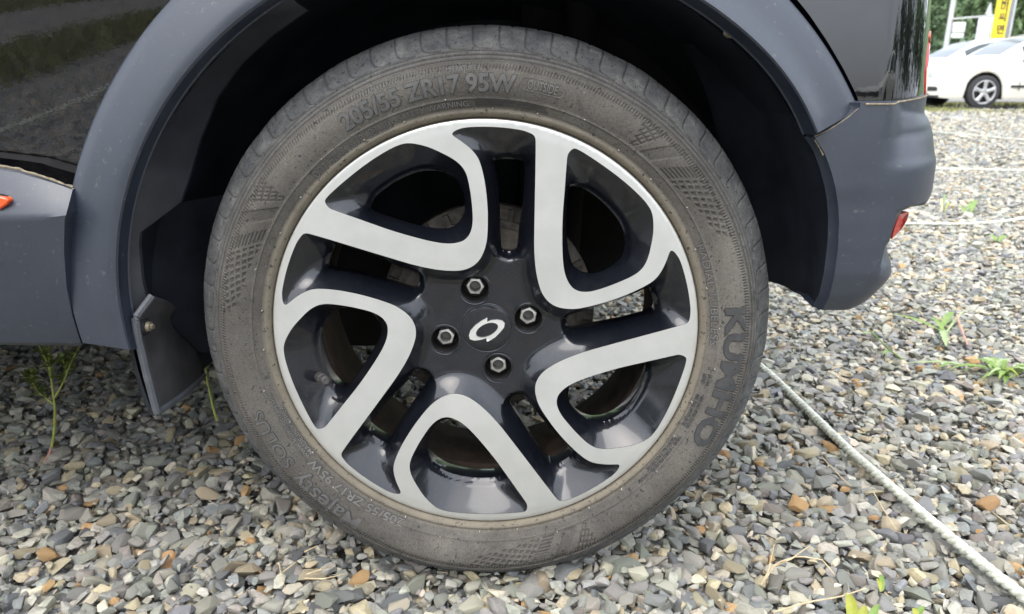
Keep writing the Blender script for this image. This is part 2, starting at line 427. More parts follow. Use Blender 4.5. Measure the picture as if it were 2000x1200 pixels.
# ------------------------------------------------------------------ gravel
PAL = np.array([(.262, .260, .240), (.205, .215, .212), (.262, .270, .230), (.150, .155, .158), (.400, .390, .335), (.400, .345, .240), (.39, .250, .120), (.50, .46, .36), (.235, .215, .195), (.355, .340, .285)])
PALW = np.array([.24, .12, .12, .06, .14, .11, .015, .055, .04, .10])
def pick_colours(n):
    c = PAL[rng.choice(len(PAL), n, p=PALW / PALW.sum())]
    return np.clip(c * np.array([1.02, 1.0, .965]) * rng.uniform(.82, 1.18, (n, 1)) * rng.uniform(.97, 1.03, (n, 3)), 0.02, .8)
def hull(npts, bevel, seed):
    r = np.random.default_rng(seed)
    p = r.normal(size=(npts, 3)); p /= np.linalg.norm(p, axis=1)[:, None]
    p = np.sign(p) * np.abs(p) ** r.uniform(.55, .95); p *= np.array([1, r.uniform(.5, .88), r.uniform(.32, .60)]) * .54
    bm = bmesh.new()
    for q in p: bm.verts.new(q)
    h = bmesh.ops.convex_hull(bm, input=bm.verts)
    bmesh.ops.delete(bm, geom=[v for v in bm.verts if not v.link_faces], context='VERTS')
    bmesh.ops.dissolve_limit(bm, angle_limit=R(16), verts=bm.verts, edges=bm.edges)
    if bevel:
        bmesh.ops.bevel(bm, geom=list(bm.edges), offset=bevel, segments=1, affect='EDGES', clamp_overlap=True)
    bmesh.ops.triangulate(bm, faces=bm.faces)
    bm.verts.index_update()
    V = np.array([v.co[:] for v in bm.verts]); T = np.array([[v.index for v in f.verts] for f in bm.faces])
    return bm, V, T
near_h = [hull(11 + i % 6, 0.035, 100 + i) for i in range(26)]
mid_h = [hull(9 + i % 4, 0.0, 300 + i) for i in range(20)]
far_h = [hull(7, 0.0, 500 + i) for i in range(12)]

def rotations(n, tilt):
    yaw = rng.uniform(0, 2 * math.pi, n); a = rng.uniform(0, 2 * math.pi, n); t = np.abs(rng.normal(0, tilt, n))
    cy, sy = np.cos(yaw), np.sin(yaw); z0 = np.zeros(n); o1 = np.ones(n)
    Rz = np.stack([np.stack([cy, -sy, z0], -1), np.stack([sy, cy, z0], -1), np.stack([z0, z0, o1], -1)], 1)
    ux, uy = np.cos(a), np.sin(a); c, s = np.cos(t), np.sin(t); k = 1 - c
    Rt = np.stack([np.stack([c + ux * ux * k, ux * uy * k, uy * s], -1), np.stack([ux * uy * k, c + uy * uy * k, -ux * s], -1), np.stack([-uy * s, ux * s, c], -1)], 1)
    return Rt @ Rz
def scatter(x0, x1, y0, y1, pitch, keep):
    nx, ny = int((x1 - x0) / pitch) + 1, int((y1 - y0) / (pitch * .87)) + 1
    j, i = np.meshgrid(np.arange(ny), np.arange(nx), indexing='ij')
    x = x0 + (i + .5 * (j % 2)) * pitch; y = y0 + j * pitch * .87
    p = np.stack([x, y], -1).reshape(-1, 2) + rng.uniform(-.33, .33, (nx * ny, 2)) * pitch
    return p[keep(p)]
def near_zone(p): return (p[:, 0] > -1.35 - .45 * np.maximum(0, p[:, 1])) & (p[:, 0] < 1.15 + .75 * np.maximum(0, p[:, 1])) & (p[:, 1] > -.42) & (p[:, 1] < 1.5)
def mid_zone(p): return (p[:, 1] >= 1.5) & (p[:, 1] < 4.4) & (p[:, 0] > .22 * p[:, 1] - .55) & (p[:, 0] < .9 * p[:, 1] + .55)
def far_zone(p): return (p[:, 1] >= 4.4) & (p[:, 1] < 10.5) & (p[:, 0] > .45 * p[:, 1] - .3) & (p[:, 0] < .85 * p[:, 1] + .6)
def lump(p): return np.array([.010 * noise.noise((x * 5, y * 5, 0)) + .012 * noise.noise((x * 1.3, y * 1.3, 4)) for x, y in p])

blocksV, blocksT, blocksC = [], [], []; voff = 0; ntri = 0
def emit(P, size, M, hulls, cols):
    global voff, ntri
    which = rng.integers(0, len(hulls), len(P))
    for h in range(len(hulls)):
        ix = np.nonzero(which == h)[0]
        if not len(ix): continue
        _, V, T = hulls[h]
        W = np.einsum('nij,nvj->nvi', M[ix], V[None] * size[ix, None, None]) + P[ix, None]
        blocksV.append(W.reshape(-1, 3)); nv = len(V)
        blocksT.append((T[None] + (voff + np.arange(len(ix)) * nv)[:, None, None]).reshape(-1, 3))
        blocksC.append(np.repeat(cols[ix], nv, 0)); voff += nv * len(ix); ntri += len(T) * len(ix)

# base layer near the camera
p = scatter(-2.1, 2.4, -.78, 1.55, .0185, near_zone); n = len(p)
emit(np.c_[p, lump(p) - .012 + rng.normal(0, .002, n)], .0255 * rng.lognormal(0, .25, n), rotations(n, .45), far_h, pick_colours(n))
# top layer near
p = scatter(-2.1, 2.4, -.78, 1.55, .0166, near_zone); n = len(p)
size = np.clip(.0208 * rng.lognormal(0, .32, n), .011, .043)
P = np.c_[p, lump(p) - .001 + rng.normal(0, .0032, n) - .12 * (size - .0215)]
under = (np.abs(P[:, 0]) < .085) & (P[:, 1] > .012) & (P[:, 1] < .18)
P[under, 2] = np.minimum(P[under, 2], -.012)
# loose larger stones lying on top
pb = np.c_[rng.uniform(-1.2, 1.4, 560), rng.uniform(-.5, 1.4, 560)]
pb = pb[~((np.abs(pb[:, 0]) < .14) & (pb[:, 1] > -.02) & (pb[:, 1] < .22))]
nb = len(pb)
P = np.vstack([P, np.c_[pb, lump(pb) + .0065]]); size = np.r_[size, rng.uniform(.024, .038, nb)]; n = len(P)
cols = pick_colours(n); M = rotations(n, .38); M[-nb:] = rotations(nb, .22)
px, dep = project(P)
vis = (px[:, 0] > 8) & (px[:, 0] < 1992) & (px[:, 1] < 1188) & (dep > 0)
score = np.where(vis, size / dep, 0)
# not hidden behind the tyre or the car
el = ((px[:, 0] - 946) / 560) ** 2 + ((px[:, 1] - 590) / 540) ** 2
score[(el < 1) | (px[:, 1] < 860)] = 0
best = np.argsort(-score)[:300]; rest = np.setdiff1d(np.arange(n), best)
close = (px[rest, 1] > 830) & (px[rest, 0] > -60) & (px[rest, 0] < 2060)
for sel_, hh in ((rest[close], near_h), (rest[~close], mid_h)): emit(P[sel_], size[sel_], M[sel_], hh, cols[sel_])
stone_mesh = []
for bm_, V, T in near_h:
    me = bpy.data.meshes.new('stone'); bm_.to_mesh(me); me.materials.append(STONE1); stone_mesh.append(me)
    sharp(me, 28)
for i in best:
    o = bpy.data.objects.new('stone', stone_mesh[int(rng.integers(len(stone_mesh)))]); COL.objects.link(o)
    m4 = Matrix([[*(M[i][r] * size[i]), P[i][r]] for r in range(3)] + [[0, 0, 0, 1]])
    o.matrix_world = m4; o.parent = GND
    o.color = (*cols[i], 1)
p = scatter(-2.1, 2.4, -.5, 1.5, .0155, near_zone); n = len(p)
emit(np.c_[p, lump(p) - .003 + rng.normal(0, .003, n)], rng.uniform(.005, .0115, n), rotations(n, .6), far_h, pick_colours(n))
# middle distance and far
p = scatter(-.4, 5.0, 1.5, 4.45, .0185, mid_zone); n = len(p)
emit(np.c_[p, lump(p) - .004 + rng.normal(0, .004, n)], np.clip(.025 * rng.lognormal(0, .33, n), .012, .05), rotations(n, .4), mid_h, pick_colours(n))
p = scatter(1.2, 9.8, 4.4, 10.5, .031, far_zone); n = len(p)
emit(np.c_[p, lump(p) - .008 + rng.normal(0, .004, n)], .040 * rng.lognormal(0, .33, n), rotations(n, .35), far_h, pick_colours(n))
p = scatter(4, 14, 10.5, 14.6, .05, lambda p: (p[:, 0] > .45 * p[:, 1] - .3) & (p[:, 0] < .85 * p[:, 1] + .6)); n = len(p)
emit(np.c_[p, lump(p) - .010 + rng.normal(0, .004, n)], .062 * rng.lognormal(0, .33, n), rotations(n, .3), far_h, pick_colours(n))
V = np.vstack(blocksV); T = np.vstack(blocksT); C = np.vstack(blocksC)
me = np_mesh('gravel', V, T)
ca = me.color_attributes.new('stone', 'FLOAT_COLOR', 'POINT')
ca.data.foreach_set('color', np.c_[C, np.ones(len(C))].astype(np.float32).ravel())
g = link('gravel', me, STONE, GND, 28)
tag(g, kind='stuff')
print('gravel triangles', ntri)
for bm_, _, _ in near_h + mid_h + far_h: bm_.free()

# ------------------------------------------------------------------ the black car
CAR = empty('parked_car', (0, 0, 0))
tag(CAR, 'black parked car with grey plastic arch trim around a dusty silver and black wheel', 'car')

ARCH_IN_L = [(258, 676), (247, 640), (240, 600), (235, 550), (235, 500), (237, 460), (247, 400), (263, 343), (287, 300), (312, 230), (350, 170), (395, 115), (437, 75)]
ARCH_OUT_L = [(161, 670), (155, 653), (143, 617), (133, 573), (128, 533), (127, 500), (127, 450), (132, 410), (141, 370), (153, 335), (165, 300), (180, 245), (200, 200), (225, 150), (250, 105), (270, 72), (295, 45), (337, 0)]
ARCH_IN_R = [(1417, 43), (1460, 77), (1493, 110), (1537, 150), (1563, 187), (1580, 227), (1589, 262)]
ARCH_OUT_R = [(1540, 0), (1567, 27), (1600, 73), (1633, 127), (1660, 173), (1675, 211)]
YA = -0.030
def arc3(r, a0, a1, n, Y):
    a = np.radians(np.linspace(a0, a1, n)); return np.stack([r * np.cos(a), np.full(n, Y), ZH + r * np.sin(a)], 1)
NA = 170
def arc_by(tab, Y):
    tab = np.array(tab, float); th = np.linspace(tab[0, 0], tab[-1, 0], NA)
    rr_ = np.interp(th, tab[::-1, 0], tab[::-1, 1]); pad = 9
    rs = np.convolve(np.pad(rr_, pad, 'reflect', reflect_type='odd'), np.ones(2 * pad + 1) / (2 * pad + 1), 'valid')
    return np.stack([rs * np.cos(np.radians(th)), np.full(NA, Y), ZH + rs * np.sin(np.radians(th))], 1)
inner = arc_by([(180.6, .3735), (176, .3772), (170, .3815), (164, .3846), (157, .3874), (148, .3890), (140, .3902), (128, .3908), (100, .392), (70, .393), (55, .3945), (46, .3965), (40, .3965), (34.2, .3905)], -.030)
outer = arc_by([(180.3, .4365), (177, .4415), (172, .4468), (166, .4496), (160, .4496), (150, .4494), (140, .4502), (125, .4510), (90, .4510), (55, .4497), (47, .4490), (40, .4458), (33.2, .4425)], -.012)
# section from the body gap round the face to the wheel side: (fraction outer->inner, y)
sec = [(-.012, .006), (0.0, -.0142), (.02, -.0156), (.13, -.0214), (.165, -.0224), (.20, -.0234), (.30, -.0256), (.45, -.0286), (.60, -.0314), (.75, -.0338), (.85, -.0347), (.92, -.0340), (.965, -.0318), (1.0, -.028)]
ramp_ = sstep((np.arange(NA) - 8) / 30.0)        # the outer chamfer fades out towards the sill
wr = sstep((92 - np.linspace(180, 34, NA)) / 30)       # the trim flares outwards along its rear inner edge
V = []
for f, y in sec:
    q = outer + (inner - outer) * f
    yy = np.full(NA, y)
    if f > .55: yy = yy - .013 * wr * sstep(np.array((f - .62) / .33)) * (1 if f < 1 else .8)
    if 0 <= f < .3: yy = y * ramp_ + (-.0232 - .012 * f) * (1 - ramp_)
    y_ref = q[:, 1].copy(); k_ = ((yy - CAM[1]) / (y_ref - CAM[1]))[:, None]; q = CAM + (q - CAM) * k_; q[:, 1] = yy; V.append(q)
cen = np.array([0, 0, ZH])
for add, y in ((.0012, -.0215), (.0020, -.0165), (.0032, -.0150)):
    q = V[len(sec) - 1].copy(); d = q - cen; d[:, 1] = 0; d /= np.linalg.norm(d, axis=1)[:, None]
    q = q - d * add; q[:, 1] = np.maximum(q[:, 1], y); V.append(q)
V = np.array(V); ns = len(V)
o = link('arch_cladding', np_mesh('arch_cladding', V.reshape(-1, 3), grid_faces(ns, NA, flip=True)), PLASTIC, CAR, 26)
# end caps are closed by the neighbouring panels

# ---- sill cladding
def sill():
    top = at([(-2600, 190), (-700, 252), (-300, 290), (0, 325), (50, 336), (100, 351), (141, 366)], -.016)
    crease = at([(-2600, 448), (-700, 438), (-300, 432), (0, 428), (60, 426), (100, 424), (126, 421)], -.040)
    rightc = at([(126, 450), (126.5, 500)], -.037)
    low = at([(-2600, 560), (-700, 560), (-300, 560), (0, 560), (60, 560), (100, 560), (130, 560)], -.030)
    bot = at([(-2600, 662), (-700, 665), (-300, 667), (0, 669), (60, 670), (110, 670), (157, 671)], -.014)
    und = bot + np.array([0, .008, -.006]); und2 = bot + np.array([0, .10, -.010])
    rows = [top + np.array([0, .012, -.002]), top, top * .93 + crease * .07 + np.array([0, -.004, 0]), top * .5 + crease * .5 + np.array([0, -.0035, 0]),
            top * .12 + crease * .88 + np.array([0, -.001, 0]), crease, crease * .94 + low * .06, crease * .5 + low * .5, low, low * .5 + bot * .5 + np.array([0, -.001, 0]), bot, und, und2]
    rows = [resample(r, 130) for r in rows]
    # right edge follows the seam to the arch
    spx = np.array([(143, 366), (133, 405), (126, 430), (125, 470), (125, 500), (127, 540), (133, 583), (142, 620), (153, 655), (159, 673)], float)
    V = []
    for r in rows:
        r = r.copy(); x0 = r[0, 0]; xe = r[-1, 0]
        for _ in range(5):
            py = project(np.array([[xe, r[-1, 1], r[-1, 2]]]))[0][0, 1]
            xe = at([(np.interp(py, spx[:, 1], spx[:, 0]), py)], r[-1, 1])[0, 0]
        r[:, 0] = x0 + (r[:, 0] - x0) * (xe - x0) / (r[-1, 0] - x0); V.append(r)
    ret = [v[-1] + np.array([.001, .02, 0]) for v in V]
    V = [np.vstack([v, e]) for v, e in zip(V, ret)]
    o = link('sill_cladding', np_mesh('sill_cladding', np.array(V).reshape(-1, 3), grid_faces(len(V), 131, flip=True)), PLASTIC, CAR, 32)
    # dirt caught along the top seam
    bm = bmesh.new(); line = resample(at([(-700, 252), (-300, 290), (0, 325), (50, 336), (100, 351), (143, 368)], -.017), 220)
    for i, q in enumerate(line): q[2] += .0012 * noise.noise((q[0] * 90, 0, 0))
    tube_into(bm, line, [.0016 + .0008 * noise.noise((q[0] * 160, 2, 0)) for q in line], 6)
    line = resample(at([(143, 368), (136, 392), (129, 415)], -.020), 40)
    bm_obj('seam_dirt', bm, SEAMDIRT, CAR)
    bm = bmesh.new(); tube_into(bm, line, [.0011 + .0006 * noise.noise((q[2] * 200, 2, 0)) for q in line], 6)
    bm_obj('seam_dirt', bm, SEAMDIRT, CAR)
    # orange insert with a dark surround
    for nm, k, y, mt in (('trim_surround', 1.0, -.0372, GAP), ('orange_trim', .82, -.0405, ORANGE)):
        P = np.array([(-260, 356), (-60, 373), (0, 381), (13, 385), (19, 391), (14, 401), (0, 413), (-60, 417), (-260, 423)], float)
        c = np.array([-120, 396.]); P = (P - c) * [1 if k == 1 else .985, k] + c
        A = at(P, y); B = at(P, y + .02) + (at(P, y) - at(P, y)) ; B = A + np.array([0, .022, 0])
        n = len(P); F = [tuple(range(n))[::-1]] + [(i, (i + 1) % n, n + (i + 1) % n, n + i) for i in range(n)]
        o = pyd(nm, np.vstack([A, B]), F, mt, CAR, 30)
        bv = o.modifiers.new('bevel', 'BEVEL'); bv.width = .0018; bv.segments = 2
sill()

# ---- rear door (left) and body side
def body_side():
    zs = np.array([.30, .45, .52, .60, .70, .80, .90, .98, 1.04, 1.08])
    ys = np.array([.030, .016, .0100, .0035, -.006, -.012, -.010, .000, .020, .045])
    def panel(name, x0, x1, n):
        xs = np.linspace(x0, x1, n)
        zz = np.linspace(.42, 1.08, 44); yy = np.interp(zz, zs, ys)
        yy = np.convolve(np.pad(yy, 4, 'edge'), np.ones(9) / 9, 'valid')
        V = [[(x, y + .012 * ((x + .9) / .6) ** 2 * .25, z) for x in xs] for z, y in zip(zz, yy)]
        V = np.array(V)
        if name == 'rear_door':
            half = outer[:NA // 2]; half = half[np.argsort(half[:, 2])]
            for i in range(len(V)):
                z = V[i, 0, 2]; xe = np.interp(z, half[:, 2], half[:, 0], right=-.20) + .012
                V[i, :, 0] = x0 + (V[i, :, 0] - x0) * (xe - x0) / (x1 - x0)
                V[i, :, 1] = np.interp(z, zz, yy) + .003 * ((V[i, :, 0] + .9) / .6) ** 2
        o = link(name, np_mesh(name, V.reshape(-1, 3), grid_faces(44, n)), PAINT, CAR, 60); return o
    panel('rear_door', -1.18, -.20, 40)
    panel('front_door', -2.20, -1.186, 30)
    panel('front_wing', -3.1, -2.206, 24)
body_side()

# ---- quarter panel, rear bumper: rows of constant height turned round the rear corner
def corner_rows(zs, xl, target, y0, b, ncol, yin=None):
    """per height: left end x, wanted silhouette pixel x; returns V[row, col]"""
    out = []
    th = np.linspace(0, math.pi / 2, ncol)
    for z, x0, tx, yy in zip(zs, xl, target, y0):
        lo, hi = .005, .9
        for _ in range(40):
            a = (lo + hi) / 2
            X = np.stack([x0 + a * np.sin(th), yy + b * (1 - np.cos(th)), np.full(ncol, z)], 1)
            m = project(X)[0][:, 0].max()
            lo, hi = (a, hi) if m < tx else (lo, a)
        back = np.stack([np.full(6, X[-1, 0]) - np.linspace(0, .03, 6), yy + b + np.linspace(.02, 1.2, 6), np.full(6, z)], 1)
        out.append(np.vstack([X, back]))
    return np.array(out)
def row_py(z, y=-.02, x=.5): return project(np.array([[x, y, z]]))[0][0, 1]

def quarter():
    left = at([(1685, 214), (1672, 180), (1649, 133), (1619, 80), (1585, 27), (1552, -16)], -.006)
    zl = left[:, 2]; xl = left[:, 0]
    zmin = zl[0] - .004
    zs = np.r_[np.linspace(zmin, zl[-1], 22), np.linspace(zl[-1] + .02, 1.08, 16)]
    xs = np.where(zs <= zl[-1], np.interp(zs, zl, xl), np.interp(zs, [zl[-1], .80, 1.1], [xl[-1], -.10, -.20]))
    # silhouette pixels by height; lean of the panel: faces slightly up
    tgt = np.interp(zs, [zmin, zmin + .02, .64, .70, .80, 1.1], [1803, 1808, 1817, 1822, 1824, 1815])
    y0 = -.004 + .55 * np.maximum(0, zs - zmin - .004) ** 2
    XC = .392
    Vc = corner_rows(zs, np.full(len(zs), XC), tgt, y0, .27, 48)
    fl = np.array([[(xl_ + (XC - xl_) * t, yy_, z_) for t in np.linspace(0, 1, 13)[:-1]] for xl_, yy_, z_ in zip(xs, y0, zs)])
    V = np.concatenate([fl, Vc], 1)
    global QROW
    QROW = V[0, :58].copy()
    tuck = V[0].copy(); tuck[:, 1] += .012; tuck[:, 2] -= .004
    V = np.vstack([tuck[None], V])
    # left edge turned in
    L = V[:, :1].copy(); L[:, :, 1] += .02; V = np.concatenate([L, V], 1)
    link('quarter_panel', np_mesh('quarter_panel', V.reshape(-1, 3), grid_faces(V.shape[0], V.shape[1])), PAINT, CAR, 40)
    # tail light wrapped round the corner, a few mm proud
    rows = [r for r in range(1, V.shape[0]) if .585 < V[r, 30, 2] < .70]
    th = np.linspace(0, math.pi / 2, 60)
    def patch(name, c0, c1, z0, z1, mt, lift):
        zs2 = np.linspace(z0, z1, 12); W = []
        for z in zs2:
            r = np.searchsorted(V[1:, 30, 2], z) + 1; f = (z - V[r - 1, 30, 2]) / max(1e-6, V[r, 30, 2] - V[r - 1, 30, 2])
            row = V[r - 1] * (1 - f) + V[r] * f
            t = (z - z0) / (z1 - z0); cc0 = c0 - 1.5 * math.sin(math.pi * t)
            cols_ = np.linspace(cc0, c1, 16); pts = np.stack([np.interp(cols_, np.arange(len(row)), row[:, k]) for k in range(3)], 1)
            pts[:, 0] += lift; pts[:, 1] -= lift * .3; W.append(pts)
        W = np.array(W)
        B = W.copy(); B[:, :, 0] -= .03
        A = np.concatenate([B[:, :1], W, B[:, -1:]], 1); A = np.concatenate([A[:1] + np.array([-.03, 0, 0]), A, A[-1:] + np.array([-.03, 0, 0])], 0)
        return link(name, np_mesh(name, A.reshape(-1, 3), grid_faces(A.shape[0], A.shape[1])), mt, CAR, 40)
    tl = patch('tail_light', 31.5, 46, .570, .622, REDLENS, .0012)
    l2 = patch('lens_band', 33, 46, .6225, .634, REDREF, .0012); l2.parent = tl
quarter()

def bumper():
    Yb = -.030
    lpx = [(1592, 270), (1601, 283), (1611, 300), (1623, 333), (1632, 367), (1637, 400), (1639, 433), (1637, 483), (1630, 537), (1620, 580), (1606, 606)]
    Yl = np.array([-.031, -.031, -.031, -.031, -.031, -.030, -.030, -.029, -.026, -.019, -.008])
    left = at(lpx, Yl); zl = left[::-1, 2]; xl = left[::-1, 0]
    zt_left = zl[-1]
    z_lo = zl[0]
    # silhouette: (pixel y -> pixel x)
    sy = [205, 227, 250, 267, 317, 367, 383, 393, 410, 430, 450, 470, 507, 527, 553, 577, 593, 606]
    sx = [1800, 1817, 1829, 1832, 1829, 1822, 1817, 1810, 1800, 1790, 1780, 1771, 1760, 1747, 1723, 1696, 1664, 1624]
    ztop = at([(1700, 224)], Yb)[0, 2] + .003
    zs = np.r_[np.linspace(z_lo, zt_left, 52), np.linspace(zt_left, ztop + .008, 14)[1:]]
    # top edge of the bumper follows the seam to the arch on the left
    seam = at([(1592, 269), (1620, 254), (1650, 235), (1678, 214), (1690, 222)], Yb)
    xs = np.where(zs <= zt_left, np.interp(zs, zl, xl), np.interp(zs, seam[:4, 2], seam[:4, 0]))
    # profile: shoulder facing up above the crease, then a near vertical side that tucks under
    y0 = np.interp(zs, zl, Yl[::-1])
    shoulder = np.interp(zs, [.499, .504, .510, ztop - .004, ztop + .004, ztop + .01], [0, .0010, .0045, .0220, .0250, .0300])
    bb = np.interp(zs, [z_lo, z_lo + .04, .40, 1], [.12, .15, .23, .255])
    V = []
    for z, x0, yy, b in zip(zs, xs, y0, bb):
        # silhouette target measured where the corner stands
        ty = project(np.array([[.53, .10, z]]))[0][0, 1]
        for _ in range(6):
            tx = np.interp(ty, sy, sx)
            xr = at([(tx, ty)], yy)[0, 0]; xc = min(.395, x0 + .5 * max(.004, xr - x0))
            rw = np.vstack([np.array([(x0 + (xc - x0) * t, yy, z) for t in np.linspace(0, 1, 13)[:-1]]), corner_rows([z], [xc], [tx], [yy], b, 44)[0]])
            pj = project(rw)[0]; k_ = int(np.argmax(pj[:, 0])); ty = .5 * ty + .5 * pj[k_, 1]
        V.append(rw)
    V = np.array(V)
    # the shoulder above the crease starts a little behind the arch trim
    for i in range(len(zs)):
        wv = sstep((V[i, :, 0] - .388) / .034)
        ang = np.clip((V[i, :, 1] + .033) / .2, 0, 1)
        V[i, :, 1] += shoulder[i] * wv * (1 - ang * .5); V[i, :, 0] -= shoulder[i] * wv * ang * .15
    qo = np.argsort(QROW[:, 0]); 
    for i in range(len(zs)):
        f = sstep((zs[i] - (ztop - .045)) / .044); lim = np.interp(V[i, :, 0], QROW[qo, 0], QROW[qo, 1]) - .0030
        out_ = (V[i, :, 0] > QROW[:, 0].min() + .004) & (V[i, :, 0] < QROW[:, 0].max() - .002)
        V[i, :, 1] = np.where(out_, V[i, :, 1] + f * (np.minimum(V[i, :, 1], lim) - V[i, :, 1]), V[i, :, 1])
        V[i, :, 2] += f * .010 * np.clip((V[i, :, 0] - .40) / .10, 0, 1)
    # recess round the corner below the crease
    mpx = np.array([(1800, 396), (1757, 414), (1745, 450), (1738, 470), (1732, 480), (1723, 510), (1721, 530), (1716, 556)], float)
    pj = project(V.reshape(-1, 3))[0].reshape(V.shape[0], V.shape[1], 2)
    ed = np.interp(pj[:, :, 1], mpx[:, 1], mpx[:, 0]); f = sstep((pj[:, :, 0] - ed) / 9) * sstep((pj[:, :, 1] - 400) / 10) * sstep((550 - pj[:, :, 1]) / 70)
    V[:, :, 1] += .016 * f; V[:, :, 0] -= .012 * f
    L1 = V[:, :1].copy(); L1[:, :, 0] -= .002; L1[:, :, 1] += .006
    L2 = L1.copy(); L2[:, :, 1] += .006; L2[:, :, 0] -= .004
    V = np.concatenate([L2, L1, V], 1)
    t1 = V[-1:].copy(); t1[:, :, 1] += .02; t1[:, :, 2] += .001
    b1 = V[:1].copy(); b1[:, :, 1] += .05; b1[:, :, 2] += .004
    V = np.concatenate([b1, V, t1], 0)
    # dirt caught in the seams
    top = V[-3]; pj = project(top)[0]; sel = (pj[:, 0] > 1686) & (np.arange(len(top)) < 50)
    line = resample(top[sel] + np.array([0, -.0005, .0012]), 70); bm = bmesh.new()
    tube_into(bm, line, [.0010 + .0005 * noise.noise((q[0] * 260, 2, 0)) for q in line], 6); bm_obj('seam_dirt', bm, SEAMDIRT, CAR)
    line = resample(at([(1591, 267), (1620, 253), (1650, 234), (1677, 212)], -.0300), 40); bm = bmesh.new()
    tube_into(bm, line, [.0005 + .0003 * noise.noise((q[0] * 200, 5, 0)) for q in line], 6); bm_obj('seam_dirt', bm, SEAMDIRT, CAR)
    line = resample(at([(1591, 270), (1596, 280), (1602, 291), (1608, 303)], -.0285), 30); bm = bmesh.new()
    tube_into(bm, line, [.0009 + .0006 * noise.noise((q[2] * 300, 5, 0)) for q in line], 6); bm_obj('seam_dirt', bm, SEAMDIRT, CAR)
    bo = link('rear_bumper', np_mesh('rear_bumper', V.reshape(-1, 3), grid_faces(V.shape[0], V.shape[1])), PLASTIC, CAR, 50)
    P = np.array([(1757, 419), (1775, 414), (1772, 430), (1764, 443), (1754, 455), (1742, 467), (1747, 447)], float)
    pj = project(V[1:-1].reshape(-1, 3))[0]; flat = V[1:-1].reshape(-1, 3)
    pv = project(flat)[1]
    Y = []
    for q in P:
        d_ = np.hypot(*(pj - q).T); ok_ = np.argsort(d_)[:8]; Y.append(np.median(flat[ok_, 1]) - .003)
    A = at(P, np.array(Y)); B = A + np.array([-.008, .014, 0]); n = len(P); cen_ = A.mean(0) + np.array([.002, -.003, 0])
    F = [(i, (i + 1) % n, 2 * n) for i in range(n)] + [(i, (i + 1) % n, n + (i + 1) % n, n + i) for i in range(n)]
    pyd('reflector', np.vstack([A, B, cen_[None]]), F, REDREF, bo, 40)
bumper()

# ---- wheel arch liner
def liner():
    prof = [(.3905, .001), (.398, .006), (.400, .03), (.392, .10), (.385, .20), (.378, .30), (.35, .335), (.20, .345), (.001, .346)]
    V = []
    for r, y in prof:
        a = np.radians(np.linspace(min(30, 9 + y * 40), 194, 120)); V.append([(r * math.cos(t), y, ZH + r * math.sin(t)) for t in a])
    V = np.array(V)
    # the front lower part hangs straight down
    L = link('wheel_liner', np_mesh('wheel_liner', V.reshape(-1, 3), grid_faces(len(prof), 120)), LINER, CAR, 40)
    # flange of the liner behind the left arch trim
    P = [(560, -8), (500, 32), (437, 74), (395, 114), (350, 168), (311, 228), (285, 298), (262, 345), (246, 400), (238, 460), (236, 520), (238, 580), (245, 640), (257, 682), (272, 650), (285, 580), (277, 547), (271, 480), (273, 455), (300, 435), (352, 396), (361, 370), (370, 343), (392, 268), (424, 190), (470, 125), (530, 70), (600, 20)]
    Y = [-.0145] * 14 + [-.008, .000, .000, .000, .002, .012, .030, .034, .038, .044, .045, .040, .030, .010]
    A = at(P, np.array(Y)); B = A + np.array([0, .006, 0]); n = len(P)
    cdt = delaunay_2d_cdt([Vector((x, z)) for x, _, z in A * 1000], [(i, (i + 1) % n) for i in range(n)], [], 1, 1e-3)
    F = [tuple(f)[::-1] for f in cdt[2]]
    A3 = A
    o = pyd('liner_flange', np.vstack([A3, B]), [f for f in F] + [tuple(i + n for i in f[::-1]) for f in F] + [(i, n + i, n + (i + 1) % n, (i + 1) % n) for i in range(n)], plain('liner_grey', (.024, .026, .031), .55, 0, .4, 20, .15, 300), CAR, 30)
    # lower front wall of the well, down to the sill's height
    W = at([(236, 470), (262, 684), (440, 690), (440, 380), (352, 396)], np.array([.055, .055, .16, .16, .09]))
    pyd('liner_wall', W, [(0, 4, 3, 2, 1)], LINER, CAR, 30)
    # liner behind the bumper on the right
    A = resample(at([(1440, 52), (1500, 110), (1560, 180), (1588, 268), (1607, 300), (1624, 340), (1637, 400), (1639, 450), (1630, 530), (1617, 578), (1600, 607)], np.array([-.006, -.010, -.014, -.018, -.018, -.018, -.018, -.018, -.016, -.012, -.004])), 40)
    B = resample(at([(1330, 90), (1370, 160), (1395, 240), (1410, 330), (1420, 410), (1430, 480), (1442, 538)], np.array([.15, .16, .17, .17, .17, .16, .15])), 40)
    W = []
    for t in np.linspace(0, 1, 18):
        q = A + (B - A) * t; q[:, 0] += .020 * math.sin(math.pi * min(1, t * 1.1)) ** 1.0 * (1 - .3 * t); q[:, 1] += .028 * math.sin(math.pi * t); W.append(q)
    W = np.array(W); W[:, :, 0] += .003 * np.exp(-((np.linspace(0, 1, 18) - .34) / .07) ** 2)[:, None] * -1
    link('rear_liner', np_mesh('rear_liner', W.reshape(-1, 3), grid_faces(18, 40)), LINER, CAR, 50)
    # screw
    c = at([(1427, 64)], .0)[0]
    bm = bmesh.new(); bmesh.ops.create_uvsphere(bm, u_segments=16, v_segments=8, radius=.0075)
    for v in bm.verts: v.co = Vector((v.co.x * 1.0, v.co.z * .5, v.co.y * .7)) + Vector(c)
    bm_obj('screw', bm, RUST, CAR)
liner()

